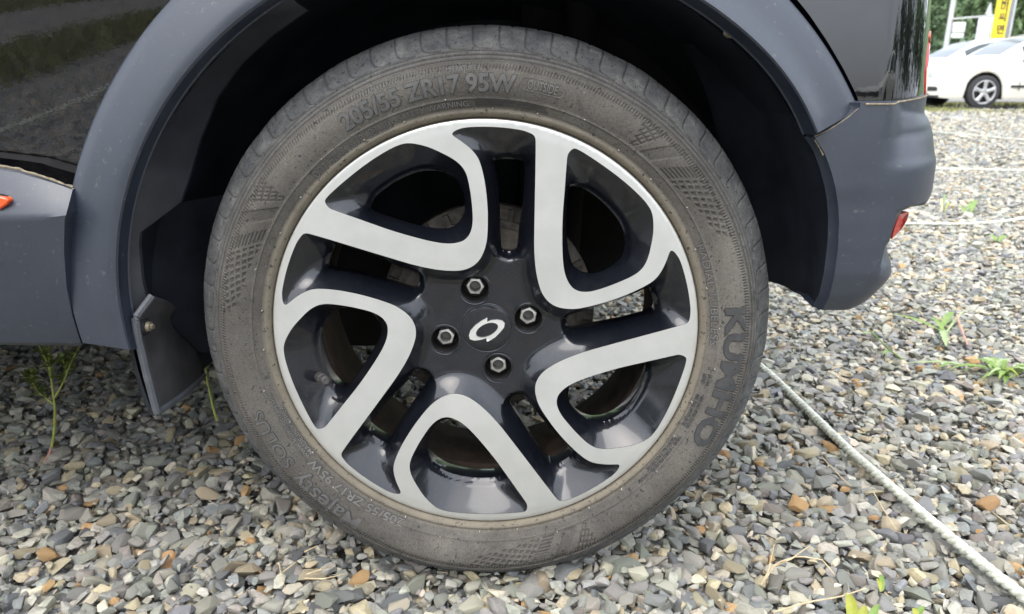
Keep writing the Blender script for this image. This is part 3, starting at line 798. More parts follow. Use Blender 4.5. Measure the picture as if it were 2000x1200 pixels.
# ---- mud flap
def flap():
    A = at([(297, 578), (264, 622), (270, 660), (288, 735), (307, 806)], np.array([-.004, -.020, -.020, -.019, -.018]))
    B = at([(345, 600), (332, 626), (352, 655), (388, 690), (397, 733)], np.array([.05, .05, .07, .095, .105]))
    A = resample(A, 30, smooth=False); B = resample(B, 30)
    V = np.array([[A[i] + (B[i] - A[i]) * t + np.array([.004 * math.sin(math.pi * t), 0, 0]) for t in np.linspace(0, 1, 12)] for i in range(30)])
    me = np_mesh('mud_flap', V.reshape(-1, 3), grid_faces(30, 12, flip=True))
    o = link('mud_flap', me, RUBBERF, CAR, 40)
    sm = o.modifiers.new('solid', 'SOLIDIFY'); sm.thickness = .0025; sm.offset = 0
    # raised rim along the near and lower edges
    bm = bmesh.new(); edge = np.vstack([V[:, 0], V[-1, 1:]])
    edge = resample(edge, 90, smooth=False); tube_into(bm, edge, .0043, 8)
    bm_obj('rim_bead', bm, plain('flap_edge', (.060, .064, .072), .5, 0, .25, 60), o)
    c = at([(285.5, 638)], -.0085)[0]; nrm = Vector(np.cross(B[10] - A[10], A[20] - A[5])).normalized()
    if nrm.y > 0: nrm = -nrm
    bm = bmesh.new()
    q = nrm.to_track_quat('Z', 'Y').to_matrix().to_4x4()
    bmesh.ops.create_cone(bm, cap_ends=True, segments=20, radius1=.0095, radius2=.0085, depth=.003, matrix=Matrix.Translation(Vector(c)) @ q)
    bm_obj('washer', bm, UNDER, o)
    bm = bmesh.new()
    bmesh.ops.create_cone(bm, cap_ends=True, segments=18, radius1=.0066, radius2=.005, depth=.006, matrix=Matrix.Translation(Vector(c) + nrm * .002) @ q)
    bmesh.ops.create_cone(bm, cap_ends=True, segments=6, radius1=.0032, radius2=.003, depth=.004, matrix=Matrix.Translation(Vector(c) + nrm * .006) @ q)
    bm_obj('screw', bm, RUST, o)
flap()

# ---- underbody, roof and the unseen rest of the shell (it shades the ground)
def shell():
    bm = bmesh.new()
    box_into(bm, (-3.2, .12, .30), (-.40, 1.60, .34))
    box_into(bm, (-.42, .36, .46), (.34, 1.40, .50))
    box_into(bm, (.34, .36, .48), (.45, 1.5, .52))
    bm_obj('floor_pan', bm, UNDER, CAR)
    for nm, l, rd in (('rear_axle', [(0, .20, ZH + .0), (0, .34, ZH + .01), (0, .9, ZH + .03), (0, 1.4, ZH)], .032), ('trailing_arm', [(-.50, .30, ZH + .08), (-.25, .29, ZH + .03), (0, .28, ZH)], .028), ('shock_absorber', [(.10, .25, ZH - .02), (.12, .27, ZH + .40)], .022)):
        bm = bmesh.new(); tube_into(bm, l, rd, 14); bm_obj(nm, bm, UNDER, CAR)
    bm = bmesh.new(); box_into(bm, (.04, .31, .297), (.33, .35, .72), .008); bm_obj('spoke_view_blocker', bm, UNDER, CAR)  # added plate, blocks bright gravel from showing between the spokes
    bm = bmesh.new(); box_into(bm, (-.75, .34, .17), (-.13, 1.2, .33), .03); bm_obj('ground_shade_box', bm, UNDER, CAR)  # unseen tank-like box, added to darken the gravel behind the left spokes
    # far flank, tail and upper body
    top = [(-3.1, 1.05), (-2.2, 1.08), (-1.6, 1.45), (-.9, 1.55), (.05, 1.50), (.42, 1.12), (.53, .95)]
    w0, w1 = .08, 1.62
    V = []; 
    for x, z in top: V += [(x, .22, z), (x, 1.45, z)]
    F = [(2 * i, 2 * i + 2, 2 * i + 3, 2 * i + 1) for i in range(len(top) - 1)]
    pyd('roof', V, F, PAINT, CAR, 30)
    glass = glassy('tinted_glass', (.010, .012, .013))
    # near side glass from the belt to the roof
    xs = np.linspace(-2.1, .30, 30); zt = np.interp(xs, [t[0] for t in top], [t[1] for t in top])
    V = np.array([[(x, .05, 1.075) for x in xs], [(x, .22, z - .02) for x, z in zip(xs, zt)]])
    link('side_window', np_mesh('side_window', V.reshape(-1, 3), grid_faces(2, 30)), glass, CAR, 60)
    pyd('far_side', [(-3.1, 1.62, .40), (.50, 1.62, .48), (.50, 1.60, 1.05), (-3.1, 1.60, 1.05)], [(0, 1, 2, 3)], PAINT, CAR)
shell()

# ------------------------------------------------------------------ the wheel
WH = empty('wheel', (0, 0, ZH), CAR)
def polar(px, Y):
    X = at(px, Y); return X[:, [0, 2]] - np.array([0, ZH])
P2 = np.array([(515,197),(497,215),(487,260),(480,330),(470,430),(457,560),(452,680),(452,780),(458,860),(472,920),(500,970),(540,995),(590,1000),(640,990),(720,960),(800,925),(870,890),(905,860),(930,810),(945,750),(960,680),(966,610),(962,560),(940,520),(900,470),(840,410),(760,340),(680,280),(600,228),(550,203)], float) / 2.857 + [940, 220]
P3 = np.array([(1030,345),(985,345),(900,365),(800,390),(700,415),(600,445),(500,480),(440,510),(405,540),(385,570),(385,600),(400,645),(450,715),(500,770),(550,810),(610,827),(680,825),(760,810),(820,785),(870,750),(910,690),(950,610),(990,510),(1020,430),(1040,370)], float) / 2.609 + [940, 560]
E2 = np.array([(314,130),(313,200),(306,400),(300,560),(296,700),(297,800),(303,880),(318,950),(340,1010),(375,1055),(420,1083),(480,1094),(540,1090),(620,1073),(700,1048),(800,1005),(900,955),(960,920),(1000,870),(1030,810),(1050,755),(1065,733)], float) / 2.857 + [940, 220]
E3 = np.array([(1050,178),(1000,195),(900,225),(760,265),(640,300),(520,335),(430,370),(360,405),(310,440),(282,480),(273,520),(280,570),(300,625),(350,700),(400,770),(450,830),(500,875),(550,903),(600,913),(660,914),(710,911),(720,912)], float) / 2.609 + [940, 560]
def yface(r): return .06 * np.maximum(0, .2205 - r)
def on_face(px):
    Y = np.zeros(len(px))
    for _ in range(12):
        q = polar(px, Y); Y = yface(np.hypot(q[:, 0], q[:, 1]))
    return q
def rot2(q, deg): c, s = math.cos(R(deg)), math.sin(R(deg)); return q @ np.array([[c, s], [-s, c]])
def match_avg(A, B, closed):
    A = resample(A, 300, closed); B = resample(B, 300, closed)
    if closed:
        j = np.argmin(np.linalg.norm(A[:, None] - B[None], axis=-1), 1)
        return (A + B[j]) / 2
    return (A + B) / 2
pk = match_avg(on_face(P2), rot2(on_face(P3), 72), True)       # big pocket, second sector
ek = match_avg(on_face(E2), rot2(on_face(E3), 72), False)      # outer edge of the loop, second sector
ek = ek * 1.0
pk = resample(pk[::6], 150, True); ek = resample(ek[::5], 170)
def pol2(l): l = np.array(l, float); return np.stack([l[:, 1] * np.cos(np.radians(l[:, 0])), l[:, 1] * np.sin(np.radians(l[:, 0]))], 1) / 1000
ok = resample(pol2([(60.3, 181), (59.5, 187), (56, 191), (50, 192), (44, 191.5), (39, 190), (35, 186), (31.5, 180), (28.6, 171), (27.2, 160), (26.8, 147), (27.8, 134), (31, 125.5), (36, 121), (41, 123.5), (46.5, 131), (52, 144), (57, 163)]), 130, True)
sk = resample(pol2([(86.8, 186), (85.2, 190.5), (80, 192.5), (77.8, 191.5), (76.9, 187), (75.3, 165), (74, 147), (72.2, 122), (69.6, 100), (71, 94), (75, 91.5), (79, 92.5), (80.6, 100), (82.6, 122), (85.2, 164)]), 130, True)
pockets = [rot2(pk, -72 * (i - 1)) for i in range(5)]
opens = [rot2(ok, -72 * (i - 1)) for i in range(5)]
slims = [rot2(sk, -72 * (i - 1)) for i in range(5)]
edges = [rot2(ek, -72 * (i - 1)) for i in range(5)]
# star: loop edge, then the lip to the next loop
star = []
for i in range(5):
    e = edges[i]; f = edges[(i + 1) % 5]
    star.append(e)
    a0 = math.atan2(e[-1, 1], e[-1, 0]); a1 = math.atan2(f[0, 1], f[0, 0])
    while a1 > a0: a1 -= 2 * math.pi
    r0, r1 = np.hypot(*e[-1]), np.hypot(*f[0])
    t = np.linspace(0, 1, 40)[1:-1]; rr = r0 + (r1 - r0) * t; rr = np.maximum(rr, .2247) if False else rr + (.2253 - rr) * np.minimum(1, 6 * np.minimum(t, 1 - t)) ** .5
    aa = a0 + (a1 - a0) * t
    star.append(np.stack([rr * np.cos(aa), rr * np.sin(aa)], 1))
star = np.vstack(star)
d = np.linalg.norm(np.roll(star, -1, 0) - star, axis=1); star = star[d > 2e-4]
star = resample(star, 1050, True, False)
# soften the corners a little
for _ in range(3): star = .5 * star + .25 * (np.roll(star, 1, 0) + np.roll(star, -1, 0))
LUGA = [15, 105, -75, -165]; LUGR = .0492
def circ(c, r, n): a = np.linspace(0, 2 * math.pi, n, endpoint=False); return np.array(c) + r * np.stack([np.cos(a), np.sin(a)], 1)
lugs = [circ((LUGR * math.cos(R(a)), LUGR * math.sin(R(a))), .0158, 40) for a in LUGA]
CAPR = .0285
capc = circ((0, .0015), CAPR, 72)
RO = .2316
rimc = circ((0, 0), RO, 360)
gx = np.arange(-.231, .2311, .0024); G = np.stack(np.meshgrid(gx, gx, indexing='ij'), -1); G[:, ::2, 0] += .0012
G = G.reshape(-1, 2); G = G[np.hypot(G[:, 0], G[:, 1]) < RO - .002]
loops = pockets + opens + slims + [star] + lugs + [capc, rimc]
allb = np.vstack(loops)
near = np.full(len(G), 9.0)
for i in range(0, len(G), 3000):
    near[i:i + 3000] = np.sqrt(((G[i:i + 3000, None] - allb[None]) ** 2).sum(-1).min(1))
G = G[near > .0013]
pts = np.vstack([allb, G]); ed = []; k = 0
for l in loops:
    n = len(l); ed += [(k + i, k + (i + 1) % n) for i in range(n)]; k += n
res = delaunay_2d_cdt([Vector(q) for q in pts * 1000], ed, [], 0, 1e-4)
PV = np.array([v[:] for v in res[0]]) / 1000; PT = np.array([f[:] for f in res[2]])
cenT = PV[PT].mean(1)
in_star = inside(cenT, star)
in_pock = np.zeros(len(cenT), bool); hole = np.zeros(len(cenT), bool)
for q in pockets: in_pock |= inside(cenT, q)
for q in opens + slims + lugs + [capc]: hole |= inside(cenT, q)
in_rim = np.hypot(cenT[:, 0], cenT[:, 1]) < RO
black = (in_star | in_pock) & in_rim & ~hole; silver = in_rim & ~in_star & ~in_pock
r = np.hypot(PV[:, 0], PV[:, 1]); yf = yface(r)
d_sil = np.full(len(PV), 9.0)
for q in pockets + [star]: d_sil = np.minimum(d_sil, dist_to(PV, q))
d_op = np.full(len(PV), 9.0); d_sl = np.full(len(PV), 9.0)
for q in opens: d_op = np.minimum(d_op, dist_to(PV, q))
for q in slims: d_sl = np.minimum(d_sl, dist_to(PV, q))
vin_p = np.zeros(len(PV), bool)
for q in pockets: vin_p |= inside(PV, q)
def prof(t):      # silver edge -> opening edge: steady slope with a rounded lip
    t = np.clip(t, 0, 1); return np.where(t < .82, t * .93, .7626 + .2374 * (1 - (1 - (t - .82) / .18) ** 2))
tp = d_sil / np.maximum(d_sil + d_op, 1e-6)
dep_p = .0270 * prof(tp)
ts = d_sil / np.maximum(d_sil + d_sl, 1e-6)
hubt = np.clip(d_sil / .021, 0, 1)
plate = .0165 * (1 - (1 - hubt) ** 1.6)
sl = .0290 * prof(ts) * sstep(1.0 - (d_sl - .0) / .030)
dep_s = np.maximum(plate, sl)
outer_w = sstep((r - .10) / .03); dep_s = np.where(r > .12, .029 * prof(ts), dep_s * 1.0)
bl = sstep((r - .105) / .02); dep_s = (1 - bl) * np.maximum(plate, sl) + bl * .029 * prof(ts)
depth = np.where(vin_p, dep_p, dep_s)
on_sil = d_sil < 2e-5
depth = np.where(on_sil, .0006, depth + .0006)
def submesh(name, mask, Y, mat, smooth):
    T = PT[mask]; u, inv = np.unique(T, return_inverse=True); T = inv.reshape(-1, 3)
    W = np.stack([PV[u, 0], Y[u], PV[u, 1]], 1)
    a, b, c = W[T[:, 0]], W[T[:, 1]], W[T[:, 2]]
    fl = np.cross(b - a, c - a)[:, 1] > 0; T[fl] = T[fl][:, ::-1]
    return W, T
W, T = submesh('spokes', black, yf + depth, SPOKE, 30)
Vb, Tb = [W], [T]; off = len(W)
tree = {tuple(np.round(q[[0, 2]], 5)): q[1] for q in W}
def skirt(loop, y_end, shrink=0.0):
    """wall from an outline in the black surface straight back"""
    global off
    n = len(loop); y0 = np.array([tree.get(tuple(np.round(q, 5)), None) or .03 for q in loop])
    c = loop.mean(0); rows = [np.c_[loop[:, 0], y0, loop[:, 1]]]
    nrm = np.roll(loop, -1, 0) - np.roll(loop, 1, 0); nrm = np.stack([-nrm[:, 1], nrm[:, 0]], 1); nrm /= np.linalg.norm(nrm, axis=1)[:, None]
    if ((c - loop) * nrm).sum() < 0: nrm = -nrm
    for f, inn in ((.12, -.0006), (1.0, -shrink)):
        rows.append(np.c_[loop[:, 0] + nrm[:, 0] * -inn * 0 - nrm[:, 0] * inn, y0 + (y_end - y0) * f, loop[:, 1] - nrm[:, 1] * inn])
    V = np.array(rows).reshape(-1, 3); q = grid_faces(3, n, True)
    T = np.vstack([q[:, [0, 1, 2]], q[:, [0, 2, 3]]])
    Vb.append(V); Tb.append(T + off); off += len(V)
for q in opens: skirt(q, .058, -.004)
for q in slims: skirt(q, .058, -.002)
me = np_mesh('spokes', np.vstack(Vb), np.vstack(Tb))
bmx = bmesh.new(); bmx.from_mesh(me); bmesh.ops.remove_doubles(bmx, verts=bmx.verts, dist=2e-5); bmesh.ops.recalc_face_normals(bmx, faces=bmx.faces); bmx.to_mesh(me); bmx.free()
link('spokes', me, SPOKE, WH, 38)
W, T = submesh('machined_face', silver, yf, ALLOY, 30)
lip = [(RO, 0.0), (.2326, .0005), (.2333, .0018), (.2336, .004), (.2334, .010)]
a = np.linspace(0, 2 * math.pi, 360, endpoint=False)
LV = np.array([[(q * math.cos(t), y, q * math.sin(t)) for t in a] for q, y in lip]).reshape(-1, 3)
q = grid_faces(len(lip), 360, True, True); LT = np.vstack([q[:, [0, 1, 2]], q[:, [0, 2, 3]]])
# thin turned edge where the bright face drops to the black
me = np_mesh('machined_face', np.vstack([W, LV]), np.vstack([T, LT + len(W)]))
bmx = bmesh.new(); bmx.from_mesh(me); bmesh.ops.remove_doubles(bmx, verts=bmx.verts, dist=2e-5); bmesh.ops.recalc_face_normals(bmx, faces=bmx.faces); bmx.to_mesh(me); bmx.free()
link('machined_face', me, ALLOY, WH, 40)

# barrel behind the spokes
lathe('barrel', [(.2155, .012), (.2135, .035), (.211, .06), (.198, .075), (.196, .13), (.203, .16), (.207, .185), (.215, .19), (.215, .2)], 128, BARREL, WH, flip=True)
wm = None
for aa in (-88, -84, -80):
    if wm is None:
        bm = bmesh.new(); bmesh.ops.create_cube(bm, size=1, matrix=Matrix.Translation((.1955, .10, 0)) @ Matrix.Diagonal((.004, .016, .012, 1))); wm = bpy.data.meshes.new('balance_weight'); bm.to_mesh(wm); bm.free(); wm.materials.append(DRUM)
    q = bpy.data.objects.new('balance_weight', wm); COL.objects.link(q); q.parent = WH; q.rotation_euler = (0, -R(aa), 0)
# brake drum with fins
dr = lathe('brake_drum', [(.03, .066), (.088, .068), (.094, .074), (.1045, .076), (.1075, .080), (.1075, .086), (.112, .088), (.1145, .090), (.1145, .098), (.126, .100), (.130, .104), (.130, .122), (.05, .125)], 128, DRUM, WH)
bm = bmesh.new(); bmesh.ops.create_cube(bm, size=1, matrix=Matrix.Translation((.1195, .098, 0)) @ Matrix.Diagonal((.017, .012, .006, 1))); fm = bpy.data.meshes.new('drum_fin'); bm.to_mesh(fm); bm.free(); fm.materials.append(DRUM)
for i in range(30):
    q = bpy.data.objects.new('drum_fin', fm); COL.objects.link(q); q.parent = WH; q.rotation_euler = (0, -R(i * 12 + 5), 0)

# lug nuts in their bores
for i, aa in enumerate(LUGA):
    cx, cz = LUGR * math.cos(R(aa)), LUGR * math.sin(R(aa))
    lathe('bore_rim', [(.0190, .0266), (.0180, .0262), (.0170, .0266), (.0161, .0282), (.0157, .0310), (.0155, .0330)], 48, SPOKE, WH, (cx, 0, cz), flip=True)
    lathe('lug_bore', [(.0156, .0328), (.0150, .0350), (.0144, .0480), (.0100, .0510), (.001, .0510)], 48, NUTBORE, WH, (cx, 0, cz), flip=True)
    bm = bmesh.new()
    rot0 = R(20 + 37 * i)
    hexo = [(.0106 * math.cos(rot0 + k * math.pi / 3), .0106 * math.sin(rot0 + k * math.pi / 3)) for k in range(6)]
    hx = resample(np.array(hexo), 48, True, False)
    rings = []
    for sc, y in ((1.0, .050), (1.0, .0395), (.93, .0380), (.74, .0374)):
        if sc < .9: ring = circ((0, 0), .0066, 48); ring = np.array([[.0066 * math.cos(math.atan2(h[1], h[0])), .0066 * math.sin(math.atan2(h[1], h[0]))] for h in hx])
        else: ring = hx * sc
        rings.append([bm.verts.new((cx + x, y, cz + z)) for x, z in ring])
    for rr, y in ((.0062, .0382), (.0058, .0440), (.0054, .0480), (.0001, .0485)):
        rings.append([bm.verts.new((cx + rr * math.cos(math.atan2(h[1], h[0])), y, cz + rr * math.sin(math.atan2(h[1], h[0])))) for h in hx])
    for p_, q_ in zip(rings, rings[1:]):
        for k in range(48): bm.faces.new((p_[k], p_[(k + 1) % 48], q_[(k + 1) % 48], q_[k]))
    bmesh.ops.recalc_face_normals(bm, faces=bm.faces)
    for f in bm.faces:
        m_ = f.calc_center_median()
        if math.hypot(m_.x - cx, m_.z - cz) < .0060: f.material_index = 1
    nob = bm_obj('lug_nut', bm, NUT, WH, 30); nob.data.materials.append(SOCKET_SHADE)

# centre cap and its emblem
YC = .0240
lathe('centre_cap', [(.0288, .0310), (.0284, .0284), (.0280, .0274), (.0270, .0270), (.018, .0262), (.0001, .0258)], 72, SPOKE, WH, (0, 0, .0015), flip=True)
lathe('cap_ring', [(.0284, .0284), (.0286, .0272), (.0288, .0270), (.0290, .0272), (.0294, .0284)], 72, plain('cap_edge', (.06, .064, .075), .35, .2, .2, 50), WH, (0, 0, .0015))
def emblem():
    O = np.array([(565,518),(563,553),(600,539),(650,535),(692,544),(711,566),(705,600),(672,640),(632,680),(592,706),(560,719),(556,688),(505,704),(455,709),(420,698),(410,668),(424,626),(465,580),(515,545)], float)
    I = np.array([(560,566),(605,559),(640,568),(655,592),(640,626),(600,660),(556,679),(512,685),(480,674),(470,652),(484,616),(518,586)], float)
    def conv(z): return at(z / 4.286 + [820, 500], .0245) - np.array([0, 0, ZH])
    o3 = conv(resample(O, 120, True, False)); i3 = conv(resample(I, 90, True))
    n, m = len(o3), len(i3); A = np.vstack([o3, i3])
    cdt = delaunay_2d_cdt([Vector((x * 1000, z * 1000)) for x, _, z in A], [(i, (i + 1) % n) for i in range(n)] + [(n + i, n + (i + 1) % m) for i in range(m)], [], 0, 1e-5)
    V2 = np.array([v[:] for v in cdt[0]]) / 1000; F = np.array([f[:] for f in cdt[2]]); c = V2[F].mean(1)
    keep = inside(c, o3[:, [0, 2]]) & ~inside(c, i3[:, [0, 2]]); F = F[keep]
    # domed ring: highest along its middle
    dm = np.minimum(dist_to(V2, o3[:, [0, 2]]), dist_to(V2, i3[:, [0, 2]]))
    bm = bmesh.new(); vs = [bm.verts.new((x, .0265, z)) for x, z in V2]
    for f in F: bm.faces.new([vs[i] for i in f])
    ext = bmesh.ops.extrude_face_region(bm, geom=list(bm.faces))
    for v in ext['geom']:
        if isinstance(v, bmesh.types.BMVert): v.co.y -= .0024
    bmesh.ops.recalc_face_normals(bm, faces=bm.faces)
    o = bm_obj('emblem', bm, CHROME, WH, 30)
    bv = o.modifiers.new('bevel', 'BEVEL'); bv.width = .0006; bv.segments = 2; bv.limit_method = 'ANGLE'; bv.angle_limit = R(50)
emblem()

# valve stem
bm = bmesh.new()
c = at([(628, 739)], .014)[0] - np.array([0, 0, ZH])
ax = np.array([.012, -.020, .004]); ax /= np.linalg.norm(ax)
tube_into(bm, [c + ax * -.018, c + ax * .004, c + ax * .0045, c + ax * .007, c + ax * .0075, c + ax * .017, c + ax * .0185], [.0068, .0060, .0046, .0046, .0056, .0052, .0036], 16)
bm_obj('valve_stem', bm, plain('valve_cap', (.040, .037, .034), .6, 0.0, .5, 200), WH)

# ------------------------------------------------------------------ tyre
TP = np.array([(.2150, .0160), (.2290, .0125), (.2325, .0085), (.2340, .0050), (.2358, .0005), (.2385, -.0026), (.2408, -.0034), (.2424, -.0026), (.2436, -.0030), (.2480, -.0054), (.2550, -.0088), (.2620, -.0116), (.2700, -.0132), (.2780, -.0128), (.2850, -.0098), (.2910, -.0052), (.2965, .0008), (.3010, .0072), (.3062, .0128), (.3116, .0190), (.3168, .0256), (.3208, .0330), (.3236, .0430), (.3248, .0520), (.3254, .0640), (.3258, .0880)])
TPR = TP[TP[:, 0] > .233]
def ysw(r): return np.interp(r, TPR[:20, 0], TPR[:20, 1])
SEG = 1700
prof_d = resample(TP, 260)
def tyre():
    seg_len = np.r_[0, np.cumsum(np.linalg.norm(np.diff(prof_d, axis=0), axis=1))]
    # dense rows where the relief is
    L = seg_len[-1]; s_r = lambda rr: np.interp(rr, prof_d[:, 0], seg_len)
    rows = np.r_[np.linspace(0, s_r(.2335), 6), np.arange(s_r(.2340), s_r(.3200), .00085), np.linspace(s_r(.3203), L, 14)]
    pr = np.stack([np.interp(rows, seg_len, prof_d[:, k]) for k in range(2)], 1)
    tn = np.gradient(pr, axis=0); nr = np.stack([-tn[:, 1] * -1, -tn[:, 0]], 1)  # outward: (dr, dy)
    nr = np.stack([tn[:, 1], -tn[:, 0]], 1); nr /= np.linalg.norm(nr, axis=1)[:, None]
    a = np.linspace(0, 2 * math.pi, SEG, endpoint=False); A, RR = np.meshgrid(a, pr[:, 0]); DEG = np.degrees(A) % 360
    SA = np.repeat(rows[:, None], SEG, 1) - s_r(.296)     # arc length outwards from the shoulder ring
    H = np.zeros_like(A)
    def ring(r0, wdt, h): return h * np.exp(-((RR - r0) / wdt) ** 2)
    H += ring(.2535, .0007, .0009) + ring(.2872, .0009, .0009) + ring(.2950, .0009, -.0022) + ring(.2990, .0009, -.0022) + ring(.2905, .0008, -.0014) + ring(.2440, .0008, -.0004)
    # band of fine radial ribs
    band = ((RR > .2800) & (RR < .2865)) * sstep((RR - .2800) / .001) * sstep((.2865 - RR) / .001)
    sn = np.sin(A * 560 + (RR - .28) * 420); H += band * .0006 * sn; CUT_SHADE = band * (sn < -.1) * .55  # second mask: groove shade painted as darker rubber
    for r_c in (.2905, .2950, .2990): CUT_SHADE = np.maximum(CUT_SHADE, .75 * np.exp(-((RR - r_c) / .0007) ** 2))
    CUT_SHADE = np.maximum(CUT_SHADE, .5 * np.exp(-((RR - .2876) / .0006) ** 2))
    # ribbed field behind the size marking
    fld = (RR > .2550) & (RR < .2795) & (DEG > 58) & (DEG < 138)
    H += fld * .00022 * np.sin(A * 620)
    # chequered flag motifs (left, right, bottom)
    for a_s, sg in ((139.5, 1), (58.0, -1), (300.0, -1)):
        sd_ = (((DEG - a_s) * sg + 90) % 360) - 90; v = (RR - .2705) / .0155; inb = np.abs(v) < 1
        sl_ = sd_ - v * 2.6; mm = sl_ * .27 * math.pi / 180
        tri = inb & (sl_ > 0) & (sl_ < 6.5) & (v > .95 - sl_ * .34)
        net = (np.sin(mm * 2 * math.pi / .0050 + v * 3) < -.55) | (np.sin(v * 17 + mm * 260) < -.6)
        bar = inb & (sl_ > 8.5) & (sl_ < 11.8); bar2 = inb & (sl_ > 14.5) & (sl_ < 17.6)
        rib = np.sin(v * 30) < -.2
        chk = inb & (sl_ > 18.4) & (sl_ < 33) & (v > -1 + (sl_ - 18.4) * .055) & (v < 1 - (sl_ - 18.4) * .018)
        blk = (np.sin(mm * 2 * math.pi / .0078) > -.25) & (np.sin((v * .0155 + mm * .16) * 2 * math.pi / .0056) > -.35)
        H -= tri * net * .0008 + bar * .0009 + bar2 * rib * .0009 + chk * blk * .0010
        CUT_SHADE = np.maximum(CUT_SHADE, tri * net * .45); CUT_SHADE = np.maximum(CUT_SHADE, bar * .22); CUT_SHADE = np.maximum(CUT_SHADE, bar2 * np.where(rib, .5, .12)); CUT_SHADE = np.maximum(CUT_SHADE, chk * np.where(blk, .40, .05))
    # shoulder sipes: a radial cut that curls along the tread edge
    NP = 74
    ph = (A * NP / (2 * math.pi)) % 1.0; U = (ph - .5) * 2 * math.pi / NP * .31; q = SA
    jl = [(.0100, .060), (.0100, .022), (.0096, .0155), (.0075, .0110), (.0040, .0090), (-.0030, .0078), (-.0095, .0080)]
    jl = np.array(jl); D = np.full(A.shape, 9.0)
    sel = (q > .0) & (q < .06)
    us, qs = U[sel], q[sel]; dd = np.full(len(us), 9.0)
    for (x0, y0), (x1, y1) in zip(jl, jl[1:]):
        dx, dy = x1 - x0, y1 - y0; t = np.clip(((us - x0) * dx + (qs - y0) * dy) / (dx * dx + dy * dy), 0, 1)
        dd = np.minimum(dd, np.hypot(us - x0 - t * dx, qs - y0 - t * dy))
    H[sel] -= .0016 * np.exp(-(dd / .0008) ** 2); CUT_SHADE[sel] = np.maximum(CUT_SHADE[sel], .55 * np.exp(-(dd / .00075) ** 2))
    # side slots further out on the tread and the worn, scuffed edge
    slot = (np.abs(U + .002) < .0012) & (q > .030)
    H -= slot * .0008
    nz = np.array([noise.noise((math.cos(t) * 9, math.sin(t) * 9, 0)) for t in a])
    H += (np.clip((q - .012) / .03, 0, 1)) * .0007 * nz[None]
    X = pr[:, :1] + H * nr[:, :1]; Y = pr[:, 1:] + H * nr[:, 1:]
    # flattened foot
    Zc = X * np.sin(A); foot = sstep((-Zc - .215) / .10)
    V = np.stack([X * np.cos(A), Y - foot * .011 * np.clip((RR - .236) / .03, 0, 1), np.maximum(Zc, -.3225)], -1)
    W = V[::-1][1:].copy(); W[:, :, 1] = 2 * .0880 - W[:, :, 1]       # the far side mirrors the near one
    W = W[::3]; 
    q1 = grid_faces(len(V), SEG, True, True)
    me = np_mesh('tyre', V.reshape(-1, 3), q1)
    ca = me.attributes.new('cut', 'FLOAT', 'POINT'); ca.data.foreach_set('value', CUT_SHADE.astype(np.float32).ravel())
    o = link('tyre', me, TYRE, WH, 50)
    b = np.array([(.3258, .0880), (.3250, .12), (.319, .14), (.311, .155), (.30, .17), (.27, .19), (.23, .175), (.215, .17)])
    lathe('tyre_back', b, 200, TYRE, o, flip=True)
    return o
TY = tyre()

def text_bm(txt, bold, gap):
    cu = bpy.data.curves.new('text', 'FONT'); cu.body = txt; cu.size = 1.0; cu.offset = bold; cu.space_character = 1.0 + gap
    cu.resolution_u = 3
    ob = bpy.data.objects.new('text', cu); COL.objects.link(ob)
    dg = bpy.context.evaluated_depsgraph_get(); dg.update()
    me = bpy.data.meshes.new_from_object(ob.evaluated_get(dg)); bpy.data.objects.remove(ob); bpy.data.curves.remove(cu)
    bm = bmesh.new(); bm.from_mesh(me); bpy.data.meshes.remove(me)
    bmesh.ops.remove_doubles(bm, verts=bm.verts, dist=1e-5); return bm
def arc_text(txt, a0, r0, size, depth=.0007, sx=1.0, bold=0.0, gap=0.0, mat=None, a1=None, name='lettering'):
    """raised letters round the sidewall, read clockwise, feet towards the hub; a1: fit to end angle"""
    bm = text_bm(txt, bold, gap); xs = [v.co.x for v in bm.verts]; x0, x1 = min(xs), max(xs)
    k = size / .70                                     # cap height is about .7 of the em
    if a1 is not None: sx = abs(R(a0 - a1)) * (r0 + size / 2) / ((x1 - x0) * k)
    rm = r0 + size / 2; final = bpy.data.meshes.new(name); out = bmesh.new()
    halo = (.00075 if size > .012 else .00040) / k
    for layer in (0, 1) if size > .0045 else (1,):
        b = text_bm(txt, bold + halo, gap) if layer == 0 else bm
        for f in (.0, .12, .24, .36, .48, .6):
            bmesh.ops.bisect_plane(b, geom=list(b.verts) + list(b.edges) + list(b.faces), plane_co=(0, f, 0), plane_no=(0, 1, 0))
        ex = bmesh.ops.extrude_face_region(b, geom=list(b.faces))
        topv = {v for v in ex['geom'] if isinstance(v, bmesh.types.BMVert)}
        dp = depth * 1.3 if layer else .00022
        for v in b.verts:
            r_ = r0 + v.co.y * k; an = R(a0) - (v.co.x - x0) * k * sx / rm
            v.co = Vector((r_ * math.cos(an), ysw(r_) - (dp if v in topv else -.0008), r_ * math.sin(an)))
        bmesh.ops.recalc_face_normals(b, faces=b.faces)
        for f in b.faces: f.material_index = 0 if layer else 1
        if layer: 
            for f in b.faces:
                if abs(f.normal.y) < .5 and size > .0045: f.material_index = 1
        b.to_mesh(final); b.free(); out.from_mesh(final)
    out.to_mesh(final); out.free()
    final.materials.append(mat or (LETTER if size > .012 else LETTER_L if size > .0045 else LETTER_D)); final.materials.append(LETTER_SHADE)
    for p_ in final.polygons: pass
    return link(name, final, None, WH, 30)
LETTER_SHADE = plain('letter_shade', (.038, .036, .034), .85, 0, .3, 300)  # dark outline and side walls paint in the shading of letter edges
arc_text('205/55 ZR17 95W', 121.5, .2600, .0165, bold=.030, a1=83.0, depth=.0009)
arc_text('OUTSIDE', 80.6, .2660, .0082, bold=.01, a1=74.2)
arc_text('TREADWEAR 500  TRACTION AA  TEMPERATURE A', 115.4, .2795, .0050, a1=90.2, depth=.0006)
